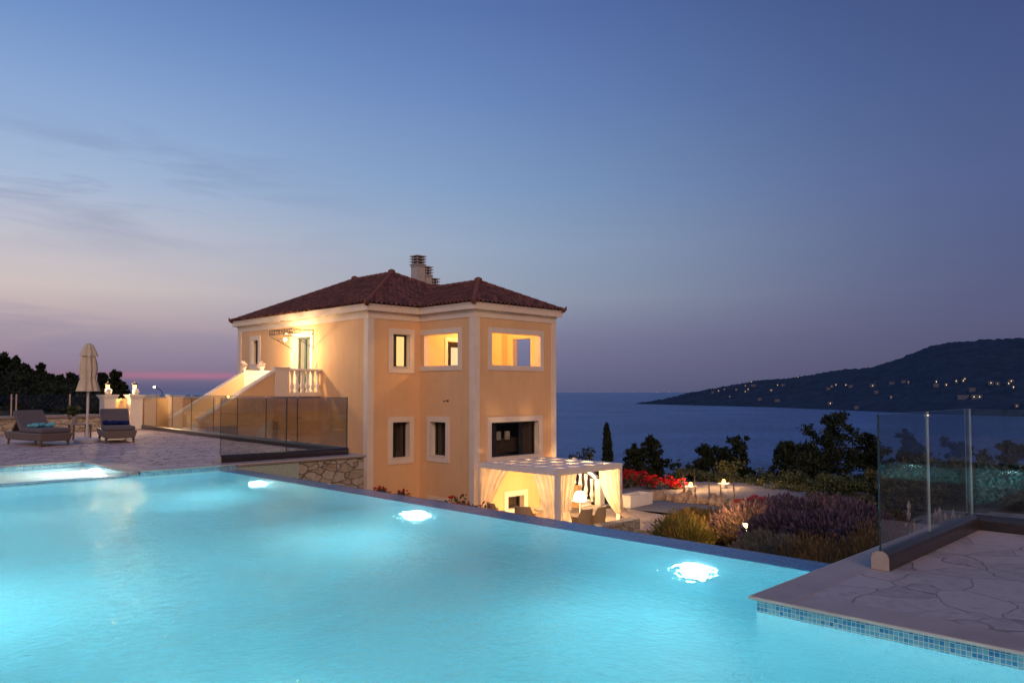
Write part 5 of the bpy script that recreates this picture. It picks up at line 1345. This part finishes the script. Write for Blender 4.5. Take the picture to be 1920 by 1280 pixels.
def rampof(L): return nt.ramp(e, [(max(0, S(p)), lin(*c)) for p, c in L])
cl_, cm, cr_ = rampof(LEFT), rampof(MIDC), rampof(RIGHT_)
f1 = nt.math('DIVIDE', nt.math('ADD', az, .62), .72, clamp=True); f2 = nt.math('DIVIDE', nt.math('ADD', az, .12), .74, clamp=True)
def smooth(f): return nt.math('MULTIPLY', nt.math('MULTIPLY', f, f), nt.math('SUBTRACT', 3., nt.math('MULTIPLY', f, 2.)))
f1, f2 = smooth(f1), smooth(f2)
col = nt.mix(f2, nt.mix(f1, cl_, cm), cr_)
# rose afterglow streak low over the sea
g1 = nt.math('DIVIDE', nt.math('SUBTRACT', el, .0165), .0040)
band = nt.math('EXPONENT', nt.math('MULTIPLY', nt.math('MULTIPLY', g1, g1), -1.))
bz = nt.math('DIVIDE', nt.math('ADD', az, .385), .10); bz = nt.math('EXPONENT', nt.math('MULTIPLY', nt.math('MULTIPLY', bz, bz), -1.))
col = nt.mix(nt.math('MULTIPLY', nt.math('MULTIPLY', band, bz), .52), col, lin(198, 112, 140))
# thin grey cloud streaks towards the sunset
cv = nt.new('ShaderNodeCombineXYZ', {0: nt.math('MULTIPLY', az, 5.), 1: nt.math('MULTIPLY', nt.math('ADD', el, nt.math('MULTIPLY', az, .04)), 30.), 2: 0.})
cn_ = nt.new('ShaderNodeTexNoise', {'Vector': cv.outputs[0], 'Scale': .75, 'Detail': 6, 'Roughness': .55, 'Distortion': .5})
cf = nt.ramp(cn_.outputs[0], [(.47, (0, 0, 0)), (.66, (1, 1, 1))])
w1 = nt.math('DIVIDE', nt.math('SUBTRACT', el, .235), .06); w1 = nt.math('EXPONENT', nt.math('MULTIPLY', nt.math('MULTIPLY', w1, w1), -1.))
w2 = nt.math('DIVIDE', nt.math('SUBTRACT', el, .06), .035); w2 = nt.math('MULTIPLY', nt.math('EXPONENT', nt.math('MULTIPLY', nt.math('MULTIPLY', w2, w2), -1.)), .8)
wz = nt.math('DIVIDE', nt.math('ADD', az, .16), -.3, clamp=True)
cf = nt.math('MULTIPLY', nt.math('MULTIPLY', cf, nt.math('ADD', w1, w2, clamp=True)), nt.math('MULTIPLY', wz, .55))
col = nt.mix(cf, col, lin(108, 116, 156))
bg = nt.new('ShaderNodeBackground', {'Color': col, 'Strength': 1.05})
nt.l.new(bg.outputs[0], wo_.inputs[0])

sun = bpy.data.lights.new('sun', 'SUN'); sun.energy = 1.2; sun.angle = math.radians(25); sun.color = (1, .60, .34)  # added warm fill after sunset, standing in for the lit house behind the camera
so = bpy.data.objects.new('sun', sun); COL.objects.link(so)
so.rotation_euler = Vector((.60, .80, -.46)).to_track_quat('-Z', 'Y').to_euler()

cam = bpy.data.cameras.new('camera'); co_ = bpy.data.objects.new('camera', cam); COL.objects.link(co_)
cam.sensor_fit = 'HORIZONTAL'; cam.sensor_width = 36; cam.lens = 1445 / 1920 * 36; cam.shift_y = 33.6 / 1920
cam.clip_start = .05; cam.clip_end = 40000
co_.location = (0, 0, 1.575); co_.rotation_euler = (PI / 2 + .039, 0, -PI / 4)
scene.camera = co_

scene.view_settings.view_transform = 'Standard'; scene.view_settings.look = 'None'; scene.view_settings.exposure = 0
c_ = scene.cycles
c_.use_denoising = True
c_.max_bounces = 10; c_.diffuse_bounces = 4; c_.glossy_bounces = 4; c_.transmission_bounces = 6; c_.transparent_max_bounces = 24
c_.sample_clamp_indirect = 20.; c_.caustics_reflective = True; c_.caustics_refractive = True; c_.blur_glossy = .3
